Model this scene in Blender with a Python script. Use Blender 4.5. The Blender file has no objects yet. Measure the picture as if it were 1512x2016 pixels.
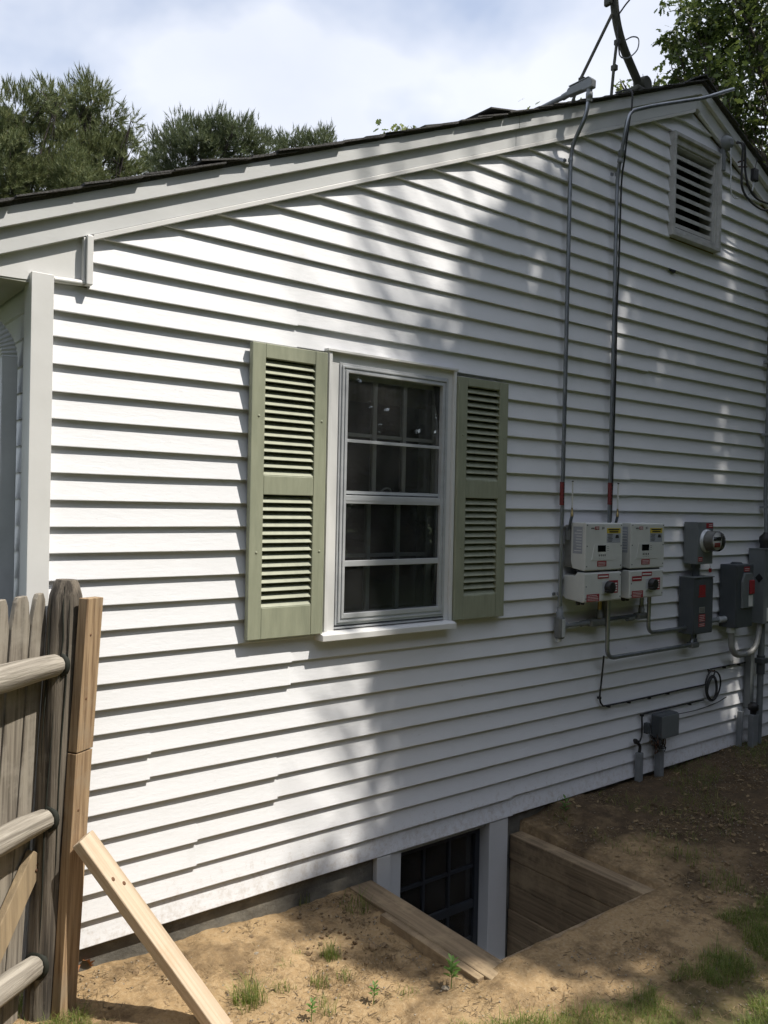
import bpy, bmesh, math, random
import numpy as np
from mathutils import Vector, Matrix, noise
rnd = random.Random(7); rs = np.random.RandomState(11)
SC = bpy.context.scene; COL = SC.collection
# ------------------------------------------------------------------ camera
CAM = Vector((0, -3.19369, 1.73506)); YAW, PIT, ROLL, FPX = 0.66108, -0.0088127, 0.021165, 1619.5
def cam_axes():
    f = Vector((math.sin(YAW)*math.cos(PIT), math.cos(YAW)*math.cos(PIT), math.sin(PIT)))
    r = Vector((math.cos(YAW), -math.sin(YAW), 0)); u = r.cross(f)
    return r*math.cos(ROLL)+u*math.sin(ROLL), -r*math.sin(ROLL)+u*math.cos(ROLL), f
CR, CU, CF = cam_axes()
cd = bpy.data.cameras.new('camera'); cam = bpy.data.objects.new('camera', cd); COL.objects.link(cam)
cd.sensor_fit = 'VERTICAL'; cd.sensor_height = 36; cd.lens = FPX/2016*36; cd.clip_start = .05; cd.clip_end = 3000
m = Matrix((CR, CU, -CF)).transposed().to_4x4(); m.translation = CAM; cam.matrix_world = m
SC.camera = cam
def at(px, py, dep):      # a far thing's place: viewing direction of the photo times its own distance
    return CAM + (CF + CR*((px-756)/FPX) + CU*((1008-py)/FPX))*dep
# ------------------------------------------------------------------ sun, sky, exposure
SUN = Vector((.32, -.43, .84)).normalized()
sl = bpy.data.lights.new('sun', 'SUN'); sl.energy = 4.25; sl.angle = math.radians(.53); sl.color = (1, .94, .845)
so = bpy.data.objects.new('sun', sl); COL.objects.link(so); so.rotation_euler = SUN.to_track_quat('Z', 'Y').to_euler(); so.location = SUN*30
W = bpy.data.worlds.new('World'); SC.world = W; W.use_nodes = True
nt = W.node_tree; N = nt.nodes; L = nt.links; N.clear()
sky = N.new('ShaderNodeTexSky'); sky.sky_type = 'NISHITA'; sky.sun_disc = False
sky.sun_elevation = math.asin(SUN.z); sky.sun_rotation = math.atan2(SUN.x, SUN.y); sky.air_density = 1; sky.dust_density = .6; sky.ozone_density = 1.5
tc = N.new('ShaderNodeTexCoord'); mp = N.new('ShaderNodeMapping'); mp.inputs['Scale'].default_value = (1, 1, 1.5); mp.inputs['Location'].default_value = (5.375, 1.182, .680)
n1 = N.new('ShaderNodeTexNoise'); n1.inputs['Scale'].default_value = 3.0; n1.inputs['Detail'].default_value = 5; n1.inputs['Roughness'].default_value = .5; n1.inputs['Distortion'].default_value = .1
cr = N.new('ShaderNodeValToRGB'); cr.color_ramp.elements[0].position = .27; cr.color_ramp.elements[1].position = .56
n2 = N.new('ShaderNodeTexNoise'); n2.inputs['Scale'].default_value = 3.2; n2.inputs['Detail'].default_value = 5
cr2 = N.new('ShaderNodeValToRGB'); cr2.color_ramp.elements[0].position = .3; cr2.color_ramp.elements[1].position = .7
cr2.color_ramp.elements[0].color = (4.5, 4.75, 5.35, 1); cr2.color_ramp.elements[1].color = (5.5, 5.65, 6.1, 1)
mx = N.new('ShaderNodeMix'); mx.data_type = 'RGBA'
mul = N.new('ShaderNodeMath'); mul.operation = 'MULTIPLY'; mul.inputs[1].default_value = .9
bg = N.new('ShaderNodeBackground'); bg.inputs['Strength'].default_value = .14; wo = N.new('ShaderNodeOutputWorld')
L.new(tc.outputs['Generated'], mp.inputs['Vector']); L.new(mp.outputs[0], n1.inputs['Vector']); L.new(mp.outputs[0], n2.inputs['Vector'])
L.new(n1.outputs[0], cr.inputs[0]); L.new(n2.outputs[0], cr2.inputs[0]); L.new(cr.outputs[0], mul.inputs[0]); L.new(mul.outputs[0], mx.inputs[0])
L.new(sky.outputs[0], mx.inputs[6]); L.new(cr2.outputs[0], mx.inputs[7]); L.new(mx.outputs[2], bg.inputs[0]); L.new(bg.outputs[0], wo.inputs[0])
vs = SC.view_settings; vs.view_transform = 'Standard'; vs.look = 'None'; vs.gamma = 1; vs.use_curve_mapping = False; vs.exposure = .45
SC.render.engine = 'CYCLES'; SC.cycles.max_bounces = 4; SC.cycles.diffuse_bounces = 2; SC.cycles.glossy_bounces = 3; SC.cycles.transparent_max_bounces = 10; SC.cycles.use_adaptive_sampling = True; SC.cycles.adaptive_threshold = .02

# ------------------------------------------------------------------ materials
MATS = {}
def mat(name, col, rough=.5, *a_, basis=None, **k_):
    m = mat_(name, col, rough, *a_, **k_)
    if basis:
        nt = m.node_tree; N = nt.nodes; L = nt.links; g = [n for n in N if n.type == 'NEW_GEOMETRY'][0]; cb = N.new('ShaderNodeCombineXYZ')
        for i, v in enumerate(basis):
            d = N.new('ShaderNodeVectorMath'); d.operation = 'DOT_PRODUCT'; d.inputs[1].default_value = v; L.new(g.outputs['Position'], d.inputs[0]); L.new(d.outputs['Value'], cb.inputs[i])
        for n in N:
            if n.type == 'MAPPING': L.new(cb.outputs[0], n.inputs['Vector'])
    return m
def mat_(name, col, rough=.5, col2=None, scale=(8, 8, 8), thr=(.35, .65), bump=0, bscale=None, metal=0, spec=.5, col3=None, s3=3, t3=(.55, .7), detail=5, sheen=0):
    """principled with two mixed noise colours (world position), optional third patchy colour and bump"""
    m = bpy.data.materials.new(name); m.use_nodes = True; nt = m.node_tree; N = nt.nodes; L = nt.links
    b = N['Principled BSDF']; b.inputs['Roughness'].default_value = rough; b.inputs['Metallic'].default_value = metal; b.inputs['Specular IOR Level'].default_value = spec
    c4 = lambda c: (*c, 1)
    b.inputs['Base Color'].default_value = c4(col)
    g = N.new('ShaderNodeNewGeometry'); mp = N.new('ShaderNodeMapping'); mp.inputs['Scale'].default_value = scale; L.new(g.outputs['Position'], mp.inputs['Vector'])
    if col2:
        n = N.new('ShaderNodeTexNoise'); n.inputs['Scale'].default_value = 1; n.inputs['Detail'].default_value = detail; n.inputs['Roughness'].default_value = .6; L.new(mp.outputs[0], n.inputs['Vector'])
        r = N.new('ShaderNodeValToRGB'); r.color_ramp.elements[0].position, r.color_ramp.elements[1].position = thr
        r.color_ramp.elements[0].color = c4(col); r.color_ramp.elements[1].color = c4(col2); L.new(n.outputs[0], r.inputs[0]); out = r.outputs[0]
        if col3:
            n3 = N.new('ShaderNodeTexNoise'); n3.inputs['Scale'].default_value = s3; n3.inputs['Detail'].default_value = 6; n3.inputs['Roughness'].default_value = .65; L.new(g.outputs['Position'], n3.inputs['Vector'])
            r3 = N.new('ShaderNodeValToRGB'); r3.color_ramp.elements[0].position, r3.color_ramp.elements[1].position = t3; L.new(n3.outputs[0], r3.inputs[0])
            mx = N.new('ShaderNodeMix'); mx.data_type = 'RGBA'; L.new(r3.outputs[0], mx.inputs[0]); L.new(out, mx.inputs[6]); mx.inputs[7].default_value = c4(col3); out = mx.outputs[2]
        L.new(out, b.inputs['Base Color'])
    if bump:
        nb = N.new('ShaderNodeTexNoise'); nb.inputs['Scale'].default_value = 1; nb.inputs['Detail'].default_value = 6; nb.inputs['Roughness'].default_value = .65
        mb = N.new('ShaderNodeMapping'); mb.inputs['Scale'].default_value = bscale or scale; L.new(g.outputs['Position'], mb.inputs['Vector']); L.new(mb.outputs[0], nb.inputs['Vector'])
        bm = N.new('ShaderNodeBump'); bm.inputs['Strength'].default_value = 1; bm.inputs['Distance'].default_value = bump; L.new(nb.outputs[0], bm.inputs['Height']); L.new(bm.outputs[0], b.inputs['Normal'])
    MATS[name] = m; return m
def leafmat(name, c1, c2, trans=.35, rough=.5, c3=None):
    """leaf: per-leaf colour variation, diffuse + translucent + a little gloss"""
    m = bpy.data.materials.new(name); m.use_nodes = True; nt = m.node_tree; N = nt.nodes; L = nt.links; N.clear()
    g = N.new('ShaderNodeNewGeometry'); r = N.new('ShaderNodeValToRGB'); r.color_ramp.elements[0].color = (*c1, 1); r.color_ramp.elements[1].color = (*c2, 1)
    if c3: e = r.color_ramp.elements.new(.94); e.color = (*c2, 1); r.color_ramp.elements[2].color = (*c3, 1)
    L.new(g.outputs['Random Per Island'], r.inputs[0])
    p = N.new('ShaderNodeBsdfPrincipled'); p.inputs['Roughness'].default_value = rough; p.inputs['Specular IOR Level'].default_value = .3
    t = N.new('ShaderNodeBsdfTranslucent'); mx = N.new('ShaderNodeMixShader'); mx.inputs[0].default_value = trans; o = N.new('ShaderNodeOutputMaterial')
    hs = N.new('ShaderNodeHueSaturation'); hs.inputs['Value'].default_value = 1.5; hs.inputs['Hue'].default_value = .485
    L.new(r.outputs[0], p.inputs['Base Color']); L.new(r.outputs[0], hs.inputs['Color']); L.new(hs.outputs[0], t.inputs[0])
    L.new(p.outputs[0], mx.inputs[1]); L.new(t.outputs[0], mx.inputs[2]); L.new(mx.outputs[0], o.inputs[0])
    MATS[name] = m; return m
def glassmat(name, tint=(1, 1, 1), rough=0.0, dust_haze=.03):
    """thin clear pane: Fresnel gloss over straight-through transparency with a painted grey haze over a film of dust"""
    m = bpy.data.materials.new(name); m.use_nodes = True; nt = m.node_tree; N = nt.nodes; L = nt.links; N.clear()
    f = N.new('ShaderNodeFresnel'); f.inputs[0].default_value = 1.5; t = N.new('ShaderNodeBsdfTransparent'); t.inputs[0].default_value = (*tint, 1)
    gl = N.new('ShaderNodeBsdfGlossy'); gl.inputs['Roughness'].default_value = rough; d = N.new('ShaderNodeBsdfDiffuse'); d.inputs[0].default_value = (.5, .5, .5, 1)
    m1 = N.new('ShaderNodeMixShader'); m2 = N.new('ShaderNodeMixShader'); o = N.new('ShaderNodeOutputMaterial')
    g = N.new('ShaderNodeNewGeometry'); n = N.new('ShaderNodeTexNoise'); n.inputs['Scale'].default_value = 7; n.inputs['Detail'].default_value = 7; L.new(g.outputs['Position'], n.inputs['Vector'])
    k = N.new('ShaderNodeMath'); k.operation = 'MULTIPLY'; k.inputs[1].default_value = dust_haze*2; L.new(n.outputs[0], k.inputs[0])
    L.new(f.outputs[0], m1.inputs[0]); L.new(t.outputs[0], m1.inputs[1]); L.new(gl.outputs[0], m1.inputs[2])
    L.new(k.outputs[0], m2.inputs[0]); L.new(m1.outputs[0], m2.inputs[1]); L.new(d.outputs[0], m2.inputs[2]); L.new(m2.outputs[0], o.inputs[0])
    MATS[name] = m; return m
mat('siding', (.765, .772, .795), .42, (.722, .730, .750), (1.5, 1.5, 6), (.3, .75), .0012, (14, 14, 60), col3=(.63, .645, .645), s3=2.1, t3=(.6, .85), spec=.35)
mat('trim_white', (.74, .74, .73), .4, (.68, .68, .665), (3, 3, 3), bump=.0006, bscale=(9, 9, 9))
mat('rake_grey', (.66, .67, .67), .42, (.59, .60, .60), (2, 2, 5), bump=.001, bscale=(5, 5, 12))
mat('dark_stain', (.05, .05, .045), .9)
mat('alu', (.62, .64, .66), .38, (.52, .54, .56), (4, 4, 12), metal=.25)
mat('shutter_green', (.325, .340, .245), .55, (.268, .285, .205), (30, 30, 5), bump=.0008, bscale=(180, 180, 14))
mat('shutter_dark', (.012, .015, .010), .8)
mat('concrete', (.22, .205, .17), .95, (.12, .115, .10), (5, 5, 7), bump=.006, bscale=(30, 30, 30), col3=(.07, .065, .055), s3=4, t3=(.5, .75))
mat('shingle', (.045, .043, .042), .95, (.10, .098, .095), (120, 120, 120), bump=.004, bscale=(150, 150, 150))
mat('plywood', (.30, .22, .14), .9, (.22, .16, .10), (3, 3, 20))
mat('grey_wood', (.30, .265, .215), .9, (.12, .103, .083), (60, 60, 2.2), (.38, .68), .0045, (90, 90, 3), col3=(.33, .30, .25), s3=7, t3=(.5, .75))
mat('post_wood', (.19, .162, .128), .92, (.05, .042, .034), (48, 48, 1.3), (.40, .60), .006, (80, 80, 3), col3=(.22, .195, .16), s3=5, t3=(.55, .8))
mat('rail_wood', (.40, .365, .31), .9, (.17, .15, .122), (60, 60, 2), (.38, .66), .005, (110, 110, 4), basis=((.558, -.83, 0), (0, 0, 1), (.83, .558, 0)))
mat('new_wood', (.385, .27, .158), .82, (.17, .105, .056), (75, 75, 1.5), (.40, .66), .0022, (140, 140, 3), col3=(.30, .235, .16), s3=6, t3=(.5, .72))
mat('old_lumber', (.36, .275, .17), .85, (.23, .175, .11), (38, 38, 2), (.36, .66), .003, (70, 70, 3), col3=(.22, .20, .15), s3=5, t3=(.55, .8))
mat('pale_lumber', (.56, .46, .34), .78, (.40, .30, .20), (75, 75, 1.2), (.44, .74), .003, (120, 120, 3), col3=(.47, .33, .21), s3=5, t3=(.5, .75), basis=((0.73755, 0.66529, 0.11577), (-0.48387, 0.64025, -0.59661), (-0.47104, 0.38401, 0.79414)))
mat('knot', (.14, .07, .035), .8)
mat('timber', (.30, .22, .135), .92, (.15, .108, .064), (60, 2.5, 60), (.35, .7), .004, (60, 5, 60), col3=(.40, .30, .18), s3=5, t3=(.5, .7))
mat('galv', (.34, .36, .38), .36, (.23, .25, .27), (20, 20, 6), metal=.75, bump=.0004, bscale=(60, 60, 20))
mat('pipe_grey', (.23, .245, .255), .55, (.185, .20, .21), (10, 10, 10))
mat('cast_grey', (.25, .26, .26), .5, (.17, .18, .18), (14, 14, 14), metal=.4, bump=.001, bscale=(60, 60, 60))
mat('box_grey', (.17, .185, .19), .5, (.14, .155, .16), (6, 6, 6), bump=.0004, bscale=(30, 30, 30))
mat('sash_dark', (.03, .035, .042), .5, (.025, .03, .036), (6, 6, 6))
mat('box_dark', (.075, .085, .095), .5, (.06, .07, .078), (6, 6, 6), bump=.0004, bscale=(30, 30, 30))
mat('inverter_white', (.62, .63, .60), .42, (.56, .57, .545), (7, 7, 7), bump=.0003, bscale=(120, 120, 120))
mat('heatsink', (.36, .36, .34), .5, (.28, .28, .265), (8, 8, 30), metal=.3)
mat('sticker_grey', (.36, .38, .42), .6, (.30, .32, .36), (6, 6, 130))
mat('black', (.012, .012, .013), .5, (.02, .02, .02), (20, 20, 20))
mat('rubber', (.018, .018, .02), .6, (.03, .03, .03), (30, 30, 30))
mat('lcd', (.004, .005, .006), .15)
mat('red', (.33, .022, .03), .5, (.25, .018, .025), (30, 30, 30))
mat('label_red', (.21, .03, .03), .55, (.13, .025, .025), (60, 60, 60))
mat('yellow', (.62, .48, .06), .5, (.5, .39, .05), (30, 30, 30))
mat('label_white', (.7, .7, .68), .5); mat('label_black', (.02, .02, .02), .5)
mat('mast', (.075, .075, .055), .75, (.045, .047, .036), (25, 25, 6), bump=.0015, bscale=(60, 60, 60))
mat('rust', (.10, .045, .02), .9, (.05, .028, .018), (40, 40, 40))
mat('antenna', (.6, .6, .56), .5)
mat('brass', (.35, .27, .12), .4, metal=.8)
mat('vent_dark', (.01, .01, .01), .9)
mat('vent_paint', (.55, .55, .54), .6, (.40, .40, .385), (12, 12, 12), bump=.0015, bscale=(40, 40, 40))
mat('room', (.16, .15, .14), .9, (.12, .11, .10), (2, 2, 2))
mat('curtain', (.30, .28, .24), .95, (.22, .2, .17), (40, 40, 2))
mat('wood_inner', (.78, .77, .74), .5, (.70, .69, .66), (6, 6, 6))
mat('soffit', (.46, .46, .40), .7, (.38, .39, .33), (4, 4, 4))
mat('downspout', (.50, .52, .53), .45, (.42, .44, .45), (6, 6, 6))
mat('bark_oak', (.12, .10, .08), .95, (.055, .046, .038), (12, 12, 4), bump=.02, bscale=(24, 24, 7))
mat('bark_pine', (.07, .055, .046), .95, (.035, .028, .024), (10, 10, 4), bump=.02, bscale=(20, 20, 6))
mat('stone', (.34, .29, .22), .9, (.22, .19, .15), (40, 40, 40), bump=.003, bscale=(80, 80, 80))
mat('clod', (.25, .17, .092), .95, (.15, .105, .06), (30, 30, 30), bump=.003, bscale=(90, 90, 90))
mat('dead_leaf', (.36, .16, .06), .7, (.22, .09, .035), (50, 50, 50))
mat('twig', (.20, .145, .085), .9, (.10, .07, .042), (60, 60, 60))
leafmat('straw', (.34, .25, .13), (.20, .14, .075), .15, .7)
leafmat('grass', (.09, .145, .03), (.21, .255, .062), .4, .5, (.42, .36, .15))
leafmat('weed', (.10, .21, .05), (.15, .27, .07), .4, .45)
leafmat('oak_leaf', (.030, .052, .014), (.085, .12, .03), .3, .4, (.16, .19, .05))
leafmat('yard_leaf', (.016, .026, .012), (.036, .050, .02), .05, .45)
leafmat('screen_leaf', (.020, .030, .016), (.042, .054, .028), .02, .6)
leafmat('oak_leaf_light', (.075, .11, .03), (.16, .19, .055), .45, .4)
leafmat('pine_needle', (.080, .112, .046), (.19, .215, .090), .24, .55, (.29, .265, .13))
leafmat('pine_needle_dark', (.068, .098, .050), (.155, .185, .086), .22, .55, (.23, .235, .12))
glassmat('glass', dust_haze=.022); glassmat('glass_dim', (.80, .83, .85), dust_haze=.035); glassmat('storm_glass', dust_haze=.045)  # storm pane film is thickened as painted grey haze that lightens the dark panes
mw = MATS['siding']                     # mildew specks with their own shape on the vinyl
nt = mw.node_tree; N = nt.nodes; L = nt.links; b = N['Principled BSDF']; src = b.inputs['Base Color'].links[0].from_socket
g = N.new('ShaderNodeNewGeometry'); mp = N.new('ShaderNodeMapping'); mp.inputs['Scale'].default_value = (9, 9, 30); nn = N.new('ShaderNodeTexNoise'); nn.inputs['Scale'].default_value = 1; nn.inputs['Detail'].default_value = 9; nn.inputs['Roughness'].default_value = .75
r = N.new('ShaderNodeValToRGB'); r.color_ramp.elements[0].position = .625; r.color_ramp.elements[1].position = .78; r.color_ramp.elements[1].color = (.5, .5, .5, 1)
mx = N.new('ShaderNodeMix'); mx.data_type = 'RGBA'; mx.inputs[7].default_value = (.22, .21, .15, 1)
L.new(g.outputs['Position'], mp.inputs['Vector']); L.new(mp.outputs[0], nn.inputs['Vector']); L.new(nn.outputs[0], r.inputs[0]); L.new(r.outputs[0], mx.inputs[0]); L.new(src, mx.inputs[6]); L.new(mx.outputs[2], b.inputs['Base Color'])

src = b.inputs['Base Color'].links[0].from_socket; sz = N.new('ShaderNodeSeparateXYZ'); L.new(g.outputs['Position'], sz.inputs[0]); m5 = N.new('ShaderNodeMapRange'); m5.inputs[1].default_value = .32; m5.inputs[2].default_value = .0; m5.inputs[3].default_value = 0; m5.inputs[4].default_value = .22; L.new(sz.outputs[2], m5.inputs[0])
n5 = N.new('ShaderNodeTexNoise'); n5.inputs['Scale'].default_value = 26; n5.inputs['Detail'].default_value = 9; n5.inputs['Roughness'].default_value = .8; L.new(g.outputs['Position'], n5.inputs['Vector']); a5 = N.new('ShaderNodeMath'); L.new(n5.outputs[0], a5.inputs[0]); L.new(m5.outputs[0], a5.inputs[1])
r5 = N.new('ShaderNodeValToRGB'); r5.color_ramp.elements[0].position = .66; r5.color_ramp.elements[1].position = .92; r5.color_ramp.elements[1].color = (.55, .55, .55, 1); L.new(a5.outputs[0], r5.inputs[0]); x5 = N.new('ShaderNodeMix'); x5.data_type = 'RGBA'; x5.inputs[7].default_value = (.33, .25, .16, 1); L.new(r5.outputs[0], x5.inputs[0]); L.new(src, x5.inputs[6]); L.new(x5.outputs[2], b.inputs['Base Color'])
# ------------------------------------------------------------------ mesh helpers
WL = {}
def empty(name, loc, parent=None):
    o = bpy.data.objects.new(name, None); COL.objects.link(o); loc = Vector(loc); WL[o] = loc; o.empty_display_size = .1
    if parent: o.parent = parent; o.location = loc-WL[parent]
    else: o.location = loc
    return o
def tag(o, label=None, cat=None, group=None, kind=None):
    for k, v in (('label', label), ('category', cat), ('group', group), ('kind', kind)):
        if v: o[k] = v
    return o
def link(name, me, material, parent=None, origin=None, bevel=0):
    o = bpy.data.objects.new(name, me); COL.objects.link(o)
    if material and not me.materials: me.materials.append(MATS[material])
    org = Vector(origin) if origin is not None else Vector((0, 0, 0)); WL[o] = org
    o.location = org-WL[parent] if parent else org
    if parent: o.parent = parent
    if bevel:
        b = o.modifiers.new('bevel', 'BEVEL'); b.width = bevel; b.segments = 2; b.limit_method = 'ANGLE'; b.angle_limit = .6
    return o
class MB:
    def __init__(s): s.v = []; s.f = []; s.sm = []
    def add(s, vs, fs, smooth=False):
        k = len(s.v); s.v += [Vector(v) for v in vs]; s.f += [[i+k for i in f] for f in fs]; s.sm += [smooth]*len(fs); return s
    def box(s, a, b, M=None):
        x0, y0, z0 = a; x1, y1, z1 = b
        vs = [Vector(v) for v in ((x0, y0, z0), (x1, y0, z0), (x1, y1, z0), (x0, y1, z0), (x0, y0, z1), (x1, y0, z1), (x1, y1, z1), (x0, y1, z1))]
        if M: vs = [M @ v for v in vs]
        return s.add(vs, [(0, 3, 2, 1), (4, 5, 6, 7), (0, 1, 5, 4), (1, 2, 6, 5), (2, 3, 7, 6), (3, 0, 4, 7)])
    def prism(s, poly, d0, d1, axis='y'):
        """polygon of (a,b) extruded; axis y: (x,z) at y d0..d1; axis x: (y,z) at x; axis z: (x,y) at z"""
        f = {'y': lambda a, b, d: (a, d, b), 'x': lambda a, b, d: (d, a, b), 'z': lambda a, b, d: (a, b, d)}[axis]
        n = len(poly); vs = [f(a, b, d0) for a, b in poly]+[f(a, b, d1) for a, b in poly]
        return s.add(vs, [list(range(n))[::-1], list(range(n, 2*n))]+[(i, (i+1) % n, n+(i+1) % n, n+i) for i in range(n)])
    def tube(s, pts, r, n=10, cap=True, jit=0):
        pts = [Vector(q) for q in pts]; rr = r if isinstance(r, (list, tuple)) else [r]*len(pts)
        up = None; vs = []
        for i, q in enumerate(pts):
            t = (pts[min(i+1, len(pts)-1)]-pts[max(i-1, 0)]).normalized()
            if up is None: up = t.orthogonal().normalized()
            up = (up-t*up.dot(t)).normalized(); w = t.cross(up)
            for k in range(n):
                a = 2*math.pi*k/n; R = rr[i]*(1+jit*(noise.noise(q*6+Vector((math.cos(a), math.sin(a), 0)))))
                vs.append(q+up*math.cos(a)*R+w*math.sin(a)*R)
        m = len(pts); fs = [(i*n+k, i*n+(k+1) % n, (i+1)*n+(k+1) % n, (i+1)*n+k) for i in range(m-1) for k in range(n)]
        s.add(vs, fs, True)
        if cap: s.add(vs[:n], [list(range(n))[::-1]]); s.add(vs[-n:], [list(range(n))])
        return s
    def lathe(s, c, axis, prof, n=20):
        """profile of (along axis, radius)"""
        c = Vector(c); ax = Vector(axis).normalized(); u = ax.orthogonal().normalized(); w = ax.cross(u); vs = []
        for d, r in prof:
            for k in range(n): a = 2*math.pi*k/n; vs.append(c+ax*d+u*math.cos(a)*r+w*math.sin(a)*r)
        m = len(prof); fs = [(i*n+k, i*n+(k+1) % n, (i+1)*n+(k+1) % n, (i+1)*n+k) for i in range(m-1) for k in range(n)]
        s.add(vs, fs, True); s.add(vs[:n], [list(range(n))[::-1]]); s.add(vs[-n:], [list(range(n))]); return s
    def build(s, name, material, parent=None, bevel=0, origin=None):
        if origin is None:
            lo = [min(v[i] for v in s.v) for i in range(3)]; hi = [max(v[i] for v in s.v) for i in range(3)]
            origin = Vector(((lo[0]+hi[0])/2, (lo[1]+hi[1])/2, lo[2]))
        origin = Vector(origin)
        me = bpy.data.meshes.new(name); me.from_pydata([v-origin for v in s.v], [], s.f); me.polygons.foreach_set('use_smooth', s.sm)
        bm = bmesh.new(); bm.from_mesh(me); bmesh.ops.recalc_face_normals(bm, faces=bm.faces); bm.to_mesh(me); bm.free()
        return link(name, me, material, parent, origin, bevel)
def smooth_path(pts, n=8):
    """Catmull-Rom through points"""
    P = [Vector(q) for q in pts]; P = [P[0]*2-P[1]]+P+[P[-1]*2-P[-2]]; out = []
    for i in range(1, len(P)-2):
        for k in range(n):
            t = k/n; a, b, c, d = P[i-1:i+3]
            out.append(.5*((2*b)+(c-a)*t+(2*a-5*b+4*c-d)*t*t+(3*b-a-3*c+d)*t**3))
    return out+[P[-2]]
def fillet(pts, r, n=6):
    """polyline with rounded corners"""
    P = [Vector(q) for q in pts]; out = [P[0]]
    for i in range(1, len(P)-1):
        a = (P[i-1]-P[i]); b = (P[i+1]-P[i]); k = min(r, a.length*.49, b.length*.49); p0 = P[i]+a.normalized()*k; p1 = P[i]+b.normalized()*k
        out += [(1-t)**2*p0+2*t*(1-t)*P[i]+t*t*p1 for t in [j/n for j in range(n+1)]]
    return out+[P[-1]]
def bulk(name, tv, tf, R, T, material, parent=None, S=None, kind=None, origin=(0, 0, 0), smooth=False):
    """one mesh out of n copies of a template (verts tv, equal-length faces tf); R n*3*3, T n*3"""
    tv = np.asarray(tv, float); tf = np.asarray(tf, int); n = len(T); k = len(tv)
    V = np.einsum('nij,kj->nki', R, tv)
    if S is not None: V *= np.asarray(S)[:, None, None] if np.ndim(S) == 1 else 1
    V += np.asarray(T)[:, None, :]; V = V.reshape(-1, 3)-np.asarray(origin)
    F = (tf[None]+(np.arange(n)*k)[:, None, None]).reshape(-1, tf.shape[1])
    return rawmesh(name, V, F, material, parent, origin, kind, smooth)
def rawmesh(name, V, F, material, parent=None, origin=(0, 0, 0), kind=None, smooth=False):
    me = bpy.data.meshes.new(name); nf, w = F.shape
    me.vertices.add(len(V)); me.vertices.foreach_set('co', np.ascontiguousarray(V, np.float32).ravel()); me.loops.add(nf*w); me.loops.foreach_set('vertex_index', F.ravel().astype(np.int32))
    me.polygons.add(nf); me.polygons.foreach_set('loop_start', np.arange(0, nf*w, w, dtype=np.int32)); me.polygons.foreach_set('loop_total', np.full(nf, w, np.int32))
    me.polygons.foreach_set('use_smooth', np.full(nf, smooth)); me.update(calc_edges=True); me.validate()
    o = link(name, me, material, parent, origin)
    if kind: o['kind'] = kind
    return o
def rotz(a): c, s = np.cos(a), np.sin(a); z = np.zeros_like(a); o = z+1; return np.stack([np.stack([c, -s, z], -1), np.stack([s, c, z], -1), np.stack([z, z, o], -1)], -2)
def rotx(a): c, s = np.cos(a), np.sin(a); z = np.zeros_like(a); o = z+1; return np.stack([np.stack([o, z, z], -1), np.stack([z, c, -s], -1), np.stack([z, s, c], -1)], -2)
def roty(a): c, s = np.cos(a), np.sin(a); z = np.zeros_like(a); o = z+1; return np.stack([np.stack([c, z, s], -1), np.stack([z, o, z], -1), np.stack([-s, z, c], -1)], -2)
def text(name, s, size, loc, material, parent, nrm='front', extrude=.0003, align='CENTER'):
    c = bpy.data.curves.new(name, 'FONT'); c.body = s; c.size = size; c.extrude = extrude; c.align_x = align; c.align_y = 'CENTER'
    o = bpy.data.objects.new(name+'_tmp', c); COL.objects.link(o); dg = bpy.context.evaluated_depsgraph_get(); me = bpy.data.meshes.new_from_object(o.evaluated_get(dg)); bpy.data.objects.remove(o)
    me.transform(Matrix.Rotation(math.pi/2, 4, 'X')); me.materials.clear(); return link(name, me, material, parent, loc)

# ================================================================== GROUND
CP = np.array([(.5,0,-.12),(1,.03,-.108),(1.6,.03,-.118),(2.1,.03,-.13),(2.3,.0,-.128),(2.3,-.35,-.165),(2.22,-.6,-.175),(2.2,-.9,-.175),(1.5,-.5,-.15),(1,-.5,-.155),(.9,-.15,-.135),(1.8,-.9,-.185),(1,-1.2,-.2),(2.4,-.98,-.116),(2.3,-.99,-.13),(2.36,-1.15,-.15),(2.9,-1.05,-.115),(2.5,-.95,-.105),(2.7,-.88,-.105),(3.0,-.88,-.105),(3.3,-.88,-.105),(3.5,-.90,-.10),(3.55,-.6,-.10),(3.62,-.4,-.09),(3.62,-.1,-.075),(3.9,.03,-.0),(4.7,.03,-.025),(6,.03,.0),(4.5,-.8,-.05),(5.5,-1,-.02),(3.2,-1.7,-.15),(4.2,-1.8,-.1),(8,-1,-.02),(8,-3,-.1),(0,-3,-.25),(3,-3,-.2),(-2,-1,-.2),(-2,-3,-.3),(4,-.4,-.05),(-2,3,-.2),(10,3,-.1),(10,-6,-.1)])
def ground_z(x, y):
    x = np.asarray(x, float); y = np.asarray(y, float)
    d2 = (x[..., None]-CP[:, 0])**2+(y[..., None]-CP[:, 1])**2+.012
    w = d2**-1.6; return (w*CP[:, 2]).sum(-1)/w.sum(-1)
def gz(x, y): return float(ground_z(np.array(x), np.array(y)))
xs = np.unique(np.concatenate([np.linspace(-60, -6, 9), np.linspace(-6, .4, 22), np.arange(.4, 4.3, .018), np.arange(4.3, 7, .03), np.linspace(7, 14, 30), np.linspace(14, 70, 9), [-2500., 2500.]]))
ys = np.unique(np.concatenate([np.linspace(-60, -6, 8), np.linspace(-6, -2.2, 16), np.arange(-2.2, .08, .018), [.1, .3, 1, 3, 8, 16, 40, 90, 2500., -2500.]]))
X, Y = np.meshgrid(xs, ys); Z = ground_z(X, Y); far = np.clip((np.hypot(X-3, Y+1)-6)/6, 0, 1); Z = Z*(1-far)-.14*far
near = (X > .2) & (X < 7.2) & (Y > -2.4) & (Y < .1)
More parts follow.
